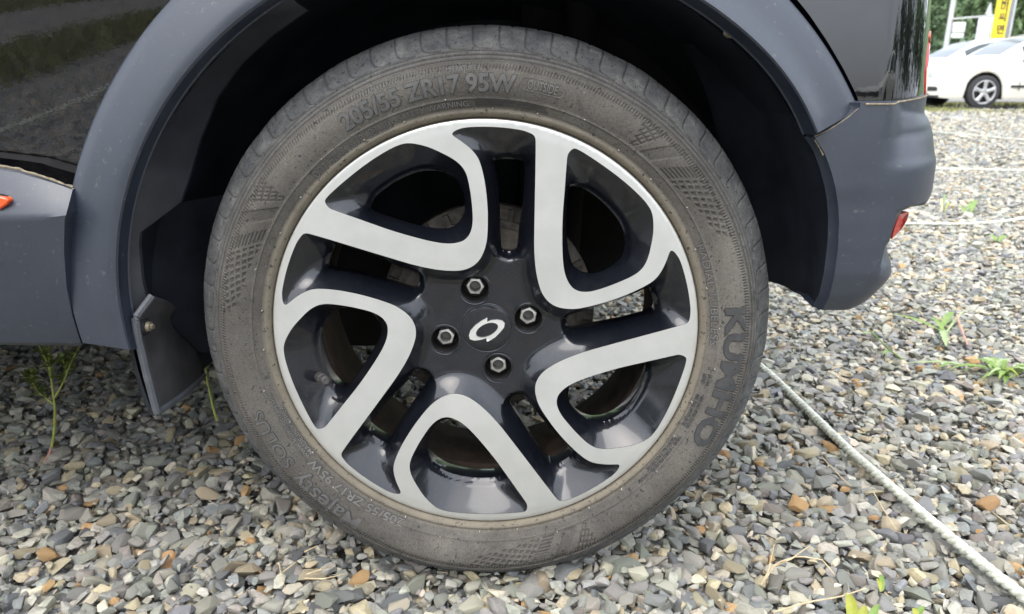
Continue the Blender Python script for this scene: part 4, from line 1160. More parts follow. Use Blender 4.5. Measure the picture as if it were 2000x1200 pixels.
arc_text('SAFETY WARNING:', 109.9, .2458, .0055, bold=.008, a1=92.8)
arc_text('SERIOUS INJURY MAY RESULT FROM EXPLOSION OF TIRE', 91.7, .2520, .0022, a1=76.0, depth=.0005)
arc_text('DUE TO UNDERINFLATION OVERLOADING MISMOUNTING', 91.7, .2490, .0022, a1=75.5, depth=.0005)
arc_text('FOLLOW OWNERS MANUAL OR TIRE PLACARD', 91.7, .2462, .0020, a1=75, depth=.0005)
arc_text('DOT H2DX YCVP', 134.2, .2432, .0072, a1=119.2, bold=.004)
arc_text('0318', 117.6, .2440, .0070, a1=112.8, bold=.006)
arc_text('RADIAL TUBELESS', 25.0, .2455, .0072, a1=-1.6, bold=.006)
arc_text('KUMHO', 8.0, .2605, .0205, a1=-27.5, bold=.030, depth=.0011, mat=LETTER_D)
arc_text('EXTRA', -9.4, .2500, .0040, a1=-12.6); arc_text('LOAD', -9.6, .2448, .0040, a1=-12.2)
arc_text('MAX LOAD 690 KG (1521 LBS)', -15.6, .2490, .0036, a1=-25.0, depth=.0006)
arc_text('MAX PRESS 340 KPA (50 PSI)', -15.6, .2445, .0036, a1=-25.0, depth=.0006)
arc_text('TREAD 2 STEEL 2 POLYESTER 1 NYLON', -28.0, .2480, .0030, a1=-45.0, depth=.0006)
arc_text('SIDEWALL 2 POLYESTER', -29.5, .2440, .0030, a1=-41.0, depth=.0006)
arc_text('Majesty', -123.5, .2660, .0185, a1=-143.5, bold=.010, depth=.0010)
arc_text('SOLUS', -146.0, .2640, .0130, a1=-162.0, bold=-.004, depth=.0009)
arc_text('205/55 ZR17 95W', -113.4, .2470, .0085, a1=-144.0, bold=.012)
arc_text('www.kumhotire.com', -144.8, .2485, .0050, a1=-165.0, bold=.004, depth=.0006)
arc_text('MADE IN KOREA', -145.2, .2428, .0046, a1=-161.0, bold=.006, depth=.0006)
# outlined lozenges round OUTSIDE and the date code, ringed K
def frame_on(a0, a1, r0, r1, t, name='lettering'):
    bm = bmesh.new(); rc = (r1 - r0) / 2; rm = (r0 + r1) / 2; da = math.degrees(rc / rm)
    pl = [(a0 - (a0 - a1) * f, r1) for f in np.linspace(0, 1, 16)] + [(a1 - da * math.sin(x), rm + rc * math.cos(x)) for x in np.linspace(0, math.pi, 10)[1:-1]] + [(a1 + (a0 - a1) * f, r0) for f in np.linspace(0, 1, 16)] + [(a0 + da * math.sin(x), rm - rc * math.cos(x)) for x in np.linspace(0, math.pi, 10)[1:-1]]
    P = [(r_ * math.cos(R(d)), ysw(r_), r_ * math.sin(R(d))) for d, r_ in pl]; P.append(P[0]); P.append(P[1])
    tube_into(bm, P, t, 6, False); bm_obj(name, bm, LETTER, WH, 60)
frame_on(80.9, 73.9, .2640, .2762, .0006)
frame_on(117.4, 113.0, .2422, .2528, .0006)
frame_on(-169.6, -170.4, .2452, .2512, .0005)
arc_text('K', -169.3, .2462, .0036, sx=1.0, depth=.0006)
# moulding pips
bm = bmesh.new()
for i in range(34):
    an = R(i * 360 / 34 + 3); r_ = .2435 + (.010 if i % 3 == 0 else 0) + .0008 * (i % 2)
    c = Vector((r_ * math.cos(an), ysw(r_) - .0012, r_ * math.sin(an)))
    bmesh.ops.create_cone(bm, cap_ends=True, segments=6, radius1=.0007, radius2=.0005, depth=.0035, matrix=Matrix.Translation(c) @ Matrix.Rotation(math.pi / 2, 4, 'X'))
o = bm_obj('mould_pips', bm, plain('pip', (.34, .32, .28), .8), WH); tag(o, kind='stuff')

# ------------------------------------------------------------------ ropes
def rope(name, pts, rad, label, z=None, pitch=.034, step=.0022, far=False):
    P = resample(np.array(pts), max(8, int(np.linalg.norm(np.diff(np.array(pts), axis=0), axis=1).sum() / step)))
    bm = bmesh.new(); n = len(P); s = np.r_[0, np.cumsum(np.linalg.norm(np.diff(P, axis=0), axis=1))]
    if far:
        tube_into(bm, P, rad, 8)
    else:
        T_ = np.gradient(P, axis=0); T_ /= np.linalg.norm(T_, axis=1)[:, None]
        U = np.cross(T_, [0, 0, 1]); U /= np.linalg.norm(U, axis=1)[:, None]; W_ = np.cross(U, T_)
        for k in range(3):
            ph = 2 * math.pi * (s / pitch + k / 3)
            tube_into(bm, P + (U * np.cos(ph)[:, None] + W_ * np.sin(ph)[:, None]) * rad * .50, rad * .58, 7)
    o = bm_obj(name, bm, ROPE, None, 60)
    return tag(o, label, 'rope', 'white ropes marking out the gravel')
pp = [(1420, 668), (1495, 724), (1565, 790), (1650, 872), (1720, 934), (1800, 1003), (1880, 1070), (1950, 1128), (2000, 1168)]
g3 = on_ground(pp, .014); ext = [(.640, -.25, .012), (.65, -.6, .010), (.62, -1.4, .008), (.66, -2.6, .008)]
rope('rope', np.vstack([g3, ext]),   .0070, 'thick white twisted rope running from behind the tyre to the bottom right corner')
rope('rope', on_ground([(1600, 433), (1700, 437), (1780, 437), (1850, 438), (1900, 437), (1950, 434), (1985, 429), (2060, 420)], .013), .006, 'white rope lying behind the red bumper reflector', far=False, pitch=.03, step=.006)
rope('rope', on_ground([(1780, 327), (1830, 330), (1900, 331), (1960, 333), (2060, 334)], .014), .007, 'thin far white rope level with the middle of the bumper', far=True, step=.05)
rope('rope', on_ground([(1780, 250), (1840, 259), (1900, 264), (1960, 270), (2060, 278)], .014), .007, 'farthest white rope slanting just above the bumper top', far=True, step=.08)
rope('rope', [(-1.98, -.95, .01), (-2.02, -1.9, .01), (-1.96, -3.0, .01), (-2.05, -5.0, .01)], .008, 'white rope on the gravel mirrored in the rear door', far=True, step=.05)

# ------------------------------------------------------------------ weeds and straw
LEAF_D = mat_leaf('weed_leaf', (.14, .24, .05), (.27, .38, .10)); LEAF_P = mat_leaf('pale_leaf', (.30, .40, .16), (.42, .50, .25))
LEAF_Y = mat_leaf('yellow_leaf', (.28, .32, .05), (.45, .42, .07)); STEM = plain('weed_stem', (.30, .34, .07), .6, 0, .25, 60)
STEMR = plain('weed_root', (.42, .22, .16), .6, 0, .25, 60); SPRIG = mat_leaf('sprig_leaf', (.12, .17, .04), (.22, .26, .08))
def leaf_bm(base, tip, width, lift, jag=0.0, seed=0, n=12):
    bm = bmesh.new(); base, tip = Vector(base), Vector(tip); d = tip - base; side = d.cross(Vector((0, 0, 1))).normalized(); rr = random.Random(seed)
    rows = []
    for i in range(n + 1):
        t = i / n; c = base + d * t + Vector((0, 0, lift * math.sin(math.pi * min(1, t * .85))))
        wd = width * .5 * (math.sin(math.pi * (t ** .75)) ** .8) * (1 + jag * (1 if i % 2 else -1)) + .0004
        rows.append([bm.verts.new(c - side * wd + Vector((0, 0, wd * .35))), bm.verts.new(c - side * wd * .45 + Vector((0, 0, wd * .08))), bm.verts.new(c), bm.verts.new(c + side * wd * .45 + Vector((0, 0, wd * .08))), bm.verts.new(c + side * wd + Vector((0, 0, wd * .35)))])
    for a_, b_ in zip(rows, rows[1:]):
        for k in range(4): bm.faces.new((a_[k], a_[k + 1], b_[k + 1], b_[k]))
    return bm
def gp(x, y, z=.012): return on_ground([(x, y)], z)[0]
def weed(name, centre, leaves, label, cat='weed'):
    c = gp(*centre, .004); e = empty(name, tuple(c)); tag(e, label, cat)
    for i, (b, t, wd, lift, mt, jag) in enumerate(leaves):
        bb = gp(*b, .010) - c; tt = gp(*t, .012) - c
        bm_obj('leaf', leaf_bm(bb, tt, wd * .58, lift * .8, jag, i), mt, e, 60)
    return e, c
e, c = weed('weed', (1845, 655), [((1835, 645), (1738, 616), .022, .010, LEAF_D, .1), ((1840, 640), (1862, 612), .030, .012, LEAF_D, .25), ((1845, 650), (1812, 622), .020, .012, LEAF_D, .2), ((1838, 640), (1848, 678), .026, .004, LEAF_P, .35), ((1848, 650), (1886, 608), .010, .01, LEAF_P, .1)], 'flat green weed with long toothed leaves on the gravel right of the bumper tip')
bm = bmesh.new(); tube_into(bm, [gp(1890, 675) - c, gp(1876, 640, .02) - c, gp(1868, 615, .03) - c], .0022, 6); bm_obj('stem', bm, STEMR, e)
e, c = weed('weed', (1725, 670), [((1702, 654), (1684, 652), .016, .004, LEAF_P, .05), ((1738, 686), (1724, 694), .016, .004, LEAF_D, .2)], 'thin stalk with two small leaves lying on the gravel near the bumper')
bm = bmesh.new(); tube_into(bm, [gp(1762, 702) - c, gp(1738, 684, .014) - c, gp(1718, 664, .018) - c, gp(1698, 645, .018) - c], .0018, 6); bm_obj('stem', bm, LEAF_D, e)
e, c = weed('weed', (1850, 720), [((1900, 716), (1768, 713), .014, .010, LEAF_P, .15), ((1870, 715), (1832, 722), .018, .010, LEAF_D, .2)], 'single long pale leaf lying flat beside the leafy clump')
cl = []
rr = random.Random(5)
for i in range(22):
    a_ = rr.uniform(0, 2 * math.pi); l_ = rr.uniform(28, 75); cl.append(((1950 + rr.uniform(-14, 22), 735 + rr.uniform(-6, 6)), (1955 + math.cos(a_) * l_ * 1.5, 732 + math.sin(a_) * l_ * .38), rr.uniform(.012, .028), rr.uniform(.008, .03), rr.choice([LEAF_D, LEAF_P, LEAF_D, LEAF_P, LEAF_Y]), rr.choice([.05, .25, .35])))
weed('weed', (1955, 735), cl, 'bushy clump of pale and green leaves at the right edge')
weed('weed', (1665, 1205), [((1665, 1240), (1654, 1166), .020, .016, LEAF_Y, .05), ((1672, 1245), (1690, 1190), .016, .012, LEAF_Y, .05), ((1690, 1238), (1716, 1186), .014, .010, LEAF_D, .05)], 'yellowing broad leaf cut by the bottom edge below the rope')
weed('weed', (1790, 1196), [((1785, 1215), (1806, 1190), .010, .008, LEAF_D, .1), ((1790, 1215), (1782, 1192), .010, .008, LEAF_Y, .1)], 'tiny green shoot at the bottom edge near the rope')
weed('weed', (1720, 1140), [((1724, 1155), (1716, 1128), .009, .010, LEAF_D, .1), ((1720, 1156), (1711, 1134), .007, .008, LEAF_Y, .1)], 'tiny bright green bud among pebbles left of the rope')
weed('weed', (1895, 415), [((1880, 418), (1915, 396), .030, .03, LEAF_D, .2), ((1890, 420), (1860, 412), .025, .03, LEAF_D, .2), ((1895, 420), (1906, 405), .03, .05, LEAF_D, .1)], 'low green weed just behind the far rope')
weed('weed', (1842, 402), [((1840, 415), (1843, 392), .012, .06, LEAF_D, .1), ((1840, 415), (1832, 400), .012, .05, STRAW, .1), ((1845, 415), (1856, 405), .012, .04, LEAF_Y, .1)], 'yellowish weed tuft right beside the bumper edge')
weed('weed', (1950, 470), [((1945, 472), (1925, 466), .03, .02, LEAF_D, .1), ((1950, 473), (1968, 468), .03, .02, LEAF_D, .1)], 'small green sprout in front of the far rope')
# tall sprig under the sill
def sprig():
    Y = .30
    def q(l): return at(l, Y)
    b = q([(90, 898)])[0].copy(); b[2] = .006; e = empty('tall_weed', tuple(b)); tag(e, 'tall thin yellow green sprig growing on the gravel under the sill', 'weed')
    bm = bmesh.new()
    main = resample(q([(101, 872), (106, 840), (107, 800), (103, 765), (99, 735), (93, 712), (84, 690), (74, 670)]), 30)
    tube_into(bm, main - b, np.linspace(.0022, .0011, 30), 7)
    br = [[(104, 790), (90, 778), (76, 767), (66, 752), (56, 738)], [(105, 778), (118, 758), (131, 728), (140, 706), (152, 684), (160, 668)], [(99, 735), (97, 712), (95, 690), (96, 670)], [(131, 728), (126, 712), (120, 700)], [(66, 752), (65, 740), (63, 730)]]
    for l in br: tube_into(bm, resample(q(l), 14) - b, np.linspace(.0014, .0007, 14), 6)
    bm_obj('stem', bm, STEM, e)
    bm = bmesh.new(); root = q([(101, 873), (96, 888), (86, 904), (82, 912)]); tube_into(bm, resample(root, 8) - b, np.linspace(.0022, .0026, 8), 7); bm_obj('root_stem', bm, STEMR, e)
    rr = random.Random(3); bm = bmesh.new(); n = 0
    for l in br + [[(103, 765), (99, 735), (93, 712), (84, 690), (74, 670)]]:
        for p3 in resample(q(l), 16)[4:]:
            for _ in range(3):
                s_ = rr.uniform(.005, .0105); dirv = Vector((rr.uniform(-1, 1), rr.uniform(-1, 1), rr.uniform(-.2, 1))).normalized()
                sb = leaf_bm(p3 - b, Vector(p3 - b) + dirv * s_ * 1.6, s_ * .7, 0, 0, 0, 4)
                m_ = bpy.data.meshes.new('t'); sb.to_mesh(m_); sb.free(); bm.from_mesh(m_); bpy.data.meshes.remove(m_)
    o = bm_obj('leaflets', bm, SPRIG, e, 60); tag(o, kind='stuff')
sprig()
def sprig2():
    Y = .22; l = [(424, 822), (416, 795), (408, 760), (402, 725), (400, 690)]
    P = at(l, Y); b = P[0].copy(); b[2] = .004; e = empty('tall_weed', tuple(b)); tag(e, 'slim dim green stalk between the mud flap and the tyre', 'weed')
    bm = bmesh.new(); tube_into(bm, resample(P, 14) - b, np.linspace(.0020, .0010, 14), 6); bm_obj('stem', bm, STEM, e)
    for i, k in enumerate((1, 2, 3)):
        bm_obj('leaf', leaf_bm(P[k] - b, Vector(P[k] - b) + Vector(((-1) ** i * .008, -.004, .012)), .004, 0, 0, 0, 5), SPRIG, e, 60)
sprig2()
def straw(paths, label, z=.014, rad=.0009):
    c = gp(*paths[0][0], .004); e = empty('dry_stalk', tuple(c)); tag(e, label, 'straw')
    for l in paths:
        n = len(l); P = np.array([gp(x, y, z + .012 * math.sin(math.pi * i / max(1, n - 1))) for i, (x, y) in enumerate(l)]) - c
        bm = bmesh.new(); tube_into(bm, resample(P, 12, smooth=False), np.linspace(rad * 1.2, rad * .8, 12), 6); bm_obj('stalk', bm, STRAW, e)
straw([[(1487, 1142), (1500, 1118), (1512, 1064)], [(1490, 1140), (1515, 1100), (1560, 1086), (1607, 1094), (1630, 1123)], [(1514, 1106), (1545, 1092), (1582, 1066)]], 'branched dry straw arching over the pebbles at lower right')
straw([[(1605, 893), (1640, 930), (1662, 950)]], 'thin dry stalk right of the tyre beside the rope')
straw([[(1706, 962), (1722, 990), (1750, 1034)]], 'pale bent stalk under the rope among grey pebbles')
straw([[(595, 1078), (620, 1066)], [(600, 1122), (628, 1112), (652, 1104)], [(596, 1130), (632, 1131), (672, 1122)]], 'broken straw pieces on the gravel left of the tyre foot')
straw([[(545, 1100), (553, 1140), (556, 1144)], [(552, 1118), (578, 1098)]], 'short crossed straws at the bottom left of the tyre')
straw([[(1510, 1196), (1580, 1176), (1640, 1166), (1690, 1150)]], 'long thin pale stalk near the bottom edge right of the tyre')

# ------------------------------------------------------------------ background cars
WHITE = plain('white_car_paint', (.80, .77, .67), .3, 0, .03, 2, Coat_Weight=.8, Coat_Roughness=.05)
SILVER = plain('silver_car_paint', (.52, .54, .55), .3, .4, .03, 2, Coat_Weight=.8, Coat_Roughness=.05)
CREAM = plain('lower_cream', (.70, .66, .55), .4)
CARGLASS = glassy('car_glass', (.05, .065, .07)); CARBLACK = plain('car_trim', (.02, .02, .022), .5)
CTYRE = plain('car_tyre', (.035, .035, .036), .85, 0, .3, 20); CRIM = plain('car_rim', (.60, .60, .60), .35, .7, .1, 20); LAMP = plain('lamp_glass', (.62, .64, .66), .12, .2, .15, 12, Coat_Weight=1)
def sedan(label, paint, loc, flip=False, group='cars parked across the lot'):
    e = empty('parked_car', (0, 0, 0)); tag(e, label, 'car', group)
    Ls = 4.5; wc = (.92, 3.60)
    s = np.unique(np.r_[np.linspace(0, .5, 16), np.linspace(.5, 4.1, 90), np.linspace(4.1, Ls, 14)])
    top = np.interp(s, [0, .04, .12, .35, .9, 1.25, 1.5, 3.7, 4.2, 4.42, 4.5], [.60, .68, .735, .80, .90, .955, .99, 1.03, 1.04, 1.00, .85])
    bot = np.interp(s, [0, .05, .3, 4.2, 4.5], [.27, .215, .19, .20, .32])
    for c in wc:
        m = np.abs(s - c) < .365; bot[m] = np.maximum(bot[m], .325 + np.sqrt(np.maximum(0, .365 ** 2 - (s[m] - c) ** 2)))
    wd = np.interp(s, [0, .05, .15, .35, .7, 1.0, 3.6, 4.1, 4.4, 4.5], [.60, .70, .775, .845, .875, .885, .885, .865, .80, .70])
    V = []
    for x, t, b, w_ in zip(s, top, bot, wd):
        h = t - b; sp_ = [(.955, b), (.975, b + .06 * h), (.99, b + .3 * h), (1.0, b + .55 * h), (.985, b + .78 * h), (.955, b + .90 * h), (.905, b + .965 * h), (.84, t), (.55, t + .018), (.2, t + .028)]
        ring = [(x, -w_ * f, z) for f, z in sp_]; ring += [(x, w_ * f, z) for f, z in sp_[::-1]]; V.append(ring)
    V = np.array(V); m = V.shape[1]; me_v = V.reshape(-1, 3); F = [tuple(q) for q in grid_faces(len(s), m, False, True)]
    F += [tuple(range(m)), tuple(range((len(s) - 1) * m, len(s) * m))[::-1]]
    pyd('body', me_v, F, paint, e, 35)
    # dark floor with arches
    bm = bmesh.new(); box_into(bm, (.15, -.70, .20), (4.3, .70, .62)); bm_obj('underside', bm, CARBLACK, e)
    # greenhouse
    gs = np.linspace(1.25, 4.15, 48); rf = np.interp(gs, [1.25, 1.6, 1.95, 2.3, 2.7, 3.1, 3.5, 3.85, 4.15], [.97, 1.19, 1.365, 1.44, 1.46, 1.445, 1.37, 1.21, 1.035])
    belt = np.interp(gs, [1.25, 1.6, 3.6, 4.15], [.955, .985, 1.02, 1.03]); G_ = []
    for x, t, b in zip(gs, rf, belt):
        h = max(t - b, .012); G_.append([(x, -.80, b), (x, -.785, b + .10 * h), (x, -.665, b + .84 * h), (x, -.625, b + .93 * h), (x, -.52, t), (x, 0, t + .015), (x, .52, t), (x, .625, b + .93 * h), (x, .665, b + .84 * h), (x, .785, b + .10 * h), (x, .80, b)])
    G_ = np.array(G_); nm = G_.shape[1]; fq = grid_faces(len(gs), nm, False, True)
    col_ = np.arange(len(fq)) % (nm - 1); row = np.arange(len(fq)) // (nm - 1); xm = gs[row]
    side = (col_ == 1) | (col_ == 8); pillar = (np.abs(xm - 2.62) < .05) | (xm < 1.62) | (xm > 3.78)
    win = side & ~pillar; fr = np.isin(col_, (4, 5)) & (xm < 2.05) & (xm > 1.3); rw = np.isin(col_, (4, 5)) & (xm > 3.5) & (xm < 4.1)
    gv = G_.reshape(-1, 3)
    for nme, mk, mt in (('roof', ~(win | fr | rw), paint), ('side_window', win & (col_ == 1), CARGLASS), ('side_window', win & (col_ == 8), CARGLASS), ('windscreen', fr, CARGLASS), ('rear_window', rw, CARGLASS)):
        pyd(nme, gv, fq[mk], mt, e, 30)
    # fascia
    def strip(nme, x_, y0, y1, z0, z1, mt, lift=.012, th=.05):
        yy = np.linspace(y0, y1, 14); A = []
        for z in (z0, z1):
            for y in yy:
                wx = np.interp(abs(y), wd[:26] * .985, s[:26]); A.append((min(wx, .9) - lift, y, z))
        n = 14; A = np.array(A); B = A + np.array([th, 0, 0]); V_ = np.vstack([A, B]); F_ = []
        for i in range(n - 1): F_ += [(i, i + 1, n + i + 1, n + i)]
        F_ += [(i, 2 * n + i, 2 * n + i + 1, i + 1) for i in range(n - 1)] + [(n + i, n + i + 1, 3 * n + i + 1, 3 * n + i) for i in range(n - 1)]
        return pyd(nme, V_, F_, mt, e, 30)
    strip('grille', 0, -.36, .36, .575, .650, CARBLACK)
    strip('intake', 0, -.42, .42, .33, .41, CARBLACK, .008)
    strip('fog_recess', 0, -.72, -.50, .33, .42, CARBLACK, .008); strip('fog_recess', 0, .50, .72, .33, .42, CARBLACK, .008)
    strip('headlight', 0, -.80, -.40, .600, .700, LAMP, .012); strip('headlight', 0, .40, .80, .600, .700, LAMP, .012)
    strip('bumper_lip', 0, -.74, .74, .215, .255, CARBLACK, .012)
    strip('number_plate', 0, -.22, .22, .44, .53, plain('plate_white', (.75, .76, .74), .5), .02)
    for sg in (-1, 1):
        bm = bmesh.new(); box_into(bm, (1.42, .0, .40), (3.2, .012, .445), .004)
        for v in bm.verts: v.co.y = sg * (.884 + v.co.y)
        bm_obj('side_moulding', bm, CARBLACK, e)
        bm = bmesh.new(); bmesh.ops.create_uvsphere(bm, u_segments=14, v_segments=8, radius=1)
        for v in bm.verts: v.co = Vector((1.62 + v.co.x * .085, sg * (.95 + v.co.y * .11), 1.05 + v.co.z * .075))
        bm_obj('mirror', bm, CARBLACK, e)
        bm = bmesh.new(); box_into(bm, (2.35, 0, .86), (2.55, .02, .885), .005)
        for v in bm.verts: v.co.y = sg * (.862 + v.co.y)
        bm_obj('door_handle', bm, paint, e)
        for xs_ in (1.58, 2.62):
            bm = bmesh.new(); box_into(bm, (xs_, 0, .34), (xs_ + .014, .006, .93))
            for v in bm.verts: v.co.y = sg * ((.884 if v.co.z < .6 else .852) + v.co.y)
            bm_obj('door_seam', bm, CARBLACK, e)
    # wheels
    for c in wc:
        for sg in (-1, 1):
            we = empty('wheel', (c, sg * .80, .315), e)
            pf = [(.20, -.085), (.225, -.098), (.27, -.105), (.305, -.088), (.315, -.05), (.315, .07), (.27, .09), (.20, .085)]
            lathe('tyre', [(r_, y * -sg * -1) for r_, y in pf], 40, CTYRE, we, flip=(sg > 0))
            y0 = sg * .088
            for k in range(5):
                ak = R(72 * k + 18); bm = bmesh.new()
                p0 = Vector((.03 * math.cos(ak), y0 * .92, .03 * math.sin(ak))); p1 = Vector((.205 * math.cos(ak), y0, .205 * math.sin(ak)))
                tube_into(bm, [p0, (p0 + p1) / 2, p1], [.040, .032, .046], 8)
                for v in bm.verts: v.co.y = y0 + (v.co.y - y0) * .5
                bm_obj('spoke', bm, CRIM, we)
            bm = bmesh.new(); tube_into(bm, [(0, y0 * .6, 0), (0, y0 * 1.02, 0)], [.07, .06], 14)
            bm_obj('hub', bm, CRIM, we)
            lathe('rim_lip', [(.196, y0 * .55), (.205, y0 * .98), (.216, y0 * 1.05), (.226, y0 * 1.02)], 40, CRIM, we, flip=(sg > 0))
            bm = bmesh.new(); tube_into(bm, [(0, y0 * .3, 0), (0, y0 * .35, 0)], [.2, .2], 24); bm_obj('rim_back', bm, CARBLACK, we)
    e.location = loc; e.scale = (1.05, 1.05, 1.05)
    if flip: e.rotation_euler = (0, 0, math.pi)
    return e
sedan('cream white car parked on the grass strip with a silver five spoke wheel', WHITE, (8.8, 15.9, .0))
sedan('silver grey car with dark windscreen parked behind the cream white car', SILVER, (9.8, 19.6, 0.05))
sedan('white car standing behind the camera, mirrored in the rear quarter panel', WHITE, (2.9, -5.2, .0))

# ------------------------------------------------------------------ grass along the far cars
def grass(name, spots, seed, hgt, wid, mt):
    r_ = np.random.default_rng(seed); V, F = [], []
    for (x0, x1, y0, y1, n) in spots:
        x = r_.uniform(x0, x1, n); y = r_.uniform(y0, y1, n); h = hgt * r_.uniform(.4, 1.3, n); a = r_.uniform(0, math.pi, n); l = r_.normal(0, .4, (n, 2)) * h[:, None]
        for i in range(n):
            dx, dy = math.cos(a[i]) * wid, math.sin(a[i]) * wid; b = len(V)
            V += [(x[i] - dx, y[i] - dy, -.01), (x[i] + dx, y[i] + dy, -.01), (x[i] + l[i, 0], y[i] + l[i, 1], h[i])]; F.append((b, b + 1, b + 2))
    o = pyd(name, V, F, mt, None, 0); return tag(o, kind='stuff')
GRS = mat_foliage('grass_blades', (.13, .16, .045), (.36, .34, .15))
grass('grass', [(7.2, 9.2, 13.6, 14.9, 1200), (7.2, 13.5, 13.0, 13.6, 900), (7.2, 13, 16.3, 18.5, 3000), (10.4, 13.5, 13.6, 14.8, 2600)], 4, .055, .012, GRS)
grass('grass', [(-3.3, -2.55, -7.5, -1.3, 5000), (-5.6, -4.7, -9, -2.5, 5000), (-8.6, -7.6, -10, -3, 3000)], 5, .06, .010, GRS)

# ------------------------------------------------------------------ sign posts
def far(px, Y): return at([px], Y)[0]
METAL = plain('galvanised', (.55, .56, .55), .5, .3, .1, 8); SIGNW = plain('sign_white', (.78, .80, .82), .5, 0, .05, 4)
SIGNY = plain('sign_yellow', (.80, .62, .035), .45, 0, .05, 5); SIGNG = plain('sign_side', (.22, .23, .25), .5); INK = plain('sign_ink', (.06, .05, .03), .6)
def gpole():
    Y = 26; b = far((1846, 100), Y); t = far((1862.5, 0), Y); b0 = np.array([b[0], Y, 0]); x = b[0]
    e = empty('street_pole', (x, Y, 0)); tag(e, 'pale grey pole with a thin crossbar and small white sign plate behind the cars', 'pole')
    bm = bmesh.new(); tube_into(bm, [(0, 0, 0), (0, 0, 7.5)], [.085, .07], 14); bm_obj('post', bm, METAL, e)
    z1 = far((1862, 38), Y)[2]; bm = bmesh.new(); x2 = far((1947, 25), Y)[0] - x
    tube_into(bm, [(0, -.1, z1), (x2, -.1, z1 + .12)], .03, 8); bm_obj('crossbar', bm, METAL, e)
    bm = bmesh.new(); box_into(bm, (.06, -.13, z1 - .42), (.48, -.10, z1 - .10), .004); bm_obj('sign_plate', bm, SIGNW, e)
    bm = bmesh.new(); box_into(bm, (.06, -.13, z1 - .60), (.47, -.10, z1 - .45), .004); bm_obj('sign_plate', bm, SIGNW, e)
gpole()
def white_sign():
    Y = 27; x0 = far((1912, 88), Y)[0]; x1 = far((1927, 88), Y)[0]; zt = far((1918, 34), Y)[2]; e = empty('sign_pillar', (x0, Y, 0)); tag(e, 'white upright sign pillar between the grey pole and the yellow sign', 'sign')
    bm = bmesh.new(); box_into(bm, (0, 0, .1), (x1 - x0, .30, zt), .01); bm_obj('panel', bm, SIGNW, e)
    xb = x1 - x0 + .04; bm = bmesh.new(); box_into(bm, (xb, .02, 0), (xb + .10, .14, zt + .05), .01); bm_obj('post', bm, METAL, e)
    p0 = far((1926, 28), Y); p1 = far((1936, 5), Y); p2 = far((1938, 30), Y); A = np.array([p0, p1, p2]) - np.array([x0, Y, 0]); B = A + np.array([0, .06, 0])
    pyd('pointed_top', np.vstack([A, B]), [(0, 2, 1), (3, 4, 5), (0, 1, 4, 3), (1, 2, 5, 4), (2, 0, 3, 5)], METAL, e)
white_sign()
def yellow_sign():
    Y = 24.5; x0 = far((1937, 88), Y)[0]; x1 = far((1959, 90), Y)[0]; e = empty('yellow_sign', (x0, Y, 0)); tag(e, 'tall narrow yellow sign with dark lettering down its face', 'sign')
    wd = x1 - x0; bm = bmesh.new(); box_into(bm, (0, 0, .9), (wd, .16, 4.2), .008); bm_obj('panel', bm, SIGNY, e)
    bm = bmesh.new(); box_into(bm, (wd + .004, .02, .0), (wd + .10, .20, 4.4), .008); bm_obj('side_frame', bm, SIGNG, e)
    bm = bmesh.new(); tube_into(bm, [(wd + .20, .12, 0), (wd + .20, .12, 4.6)], .05, 10); bm_obj('post', bm, METAL, e)
    for ch, py in (('마', 2), ('미', 15), ('씨', 35), ('면', 59), ('미', 83)):
        cu = bpy.data.curves.new('text', 'FONT'); cu.body = ch; cu.size = wd * .82; cu.align_x = 'CENTER'; cu.align_y = 'CENTER'; cu.extrude = .006; cu.offset = .006
        ob = bpy.data.objects.new('text', cu); COL.objects.link(ob); dg = bpy.context.evaluated_depsgraph_get(); dg.update()
        me = bpy.data.meshes.new_from_object(ob.evaluated_get(dg)); bpy.data.objects.remove(ob)
        z = far((1955, py), Y)[2]
        for v in me.vertices: v.co = Vector((wd * .5 + v.co.x, -.004 - v.co.z, z + v.co.y))
        link('lettering', me, INK, e, 30)
yellow_sign()

# ------------------------------------------------------------------ trees
FOL = [mat_foliage('foliage_dark', (.060, .10, .055), (.13, .20, .095)), mat_foliage('foliage_mid', (.085, .135, .06), (.17, .25, .11)), mat_foliage('foliage_light', (.14, .21, .05), (.26, .35, .10))]
BARK = plain('bark', (.10, .08, .06), .9, 0, .3, 6, .5, 20)
def crown_mesh(seed, n, leaf):
    r_ = np.random.default_rng(seed); nc = 26; cc = r_.normal(size=(nc, 3)); cc /= np.linalg.norm(cc, axis=1)[:, None]; cc *= r_.uniform(.25, .8, (nc, 1)); cr = r_.uniform(.2, .42, nc)
    k = r_.integers(0, nc, n); d = r_.normal(size=(n, 3)); d /= np.linalg.norm(d, axis=1)[:, None]; P = cc[k] + d * (cr[k] * r_.uniform(.6, 1.0, n))[:, None]
    u = r_.normal(size=(n, 3)); u /= np.linalg.norm(u, axis=1)[:, None]; v = np.cross(u, r_.normal(size=(n, 3))); v /= np.linalg.norm(v, axis=1)[:, None]
    s_ = leaf * r_.uniform(.6, 1.3, n)[:, None]; V = np.stack([P - u * s_, P + v * s_ * .5, P + u * s_, P - v * s_ * .5], 1).reshape(-1, 3)
    return np_mesh('crown', V, np.arange(4 * n).reshape(-1, 4))
crowns = [crown_mesh(40 + i, 2600, .055) for i in range(3)]
cm = {}
for i in range(3):
    for j in range(3):
        m_ = crowns[i].copy(); m_.materials.append(FOL[j]); cm[i, j] = m_
trunk_m = None
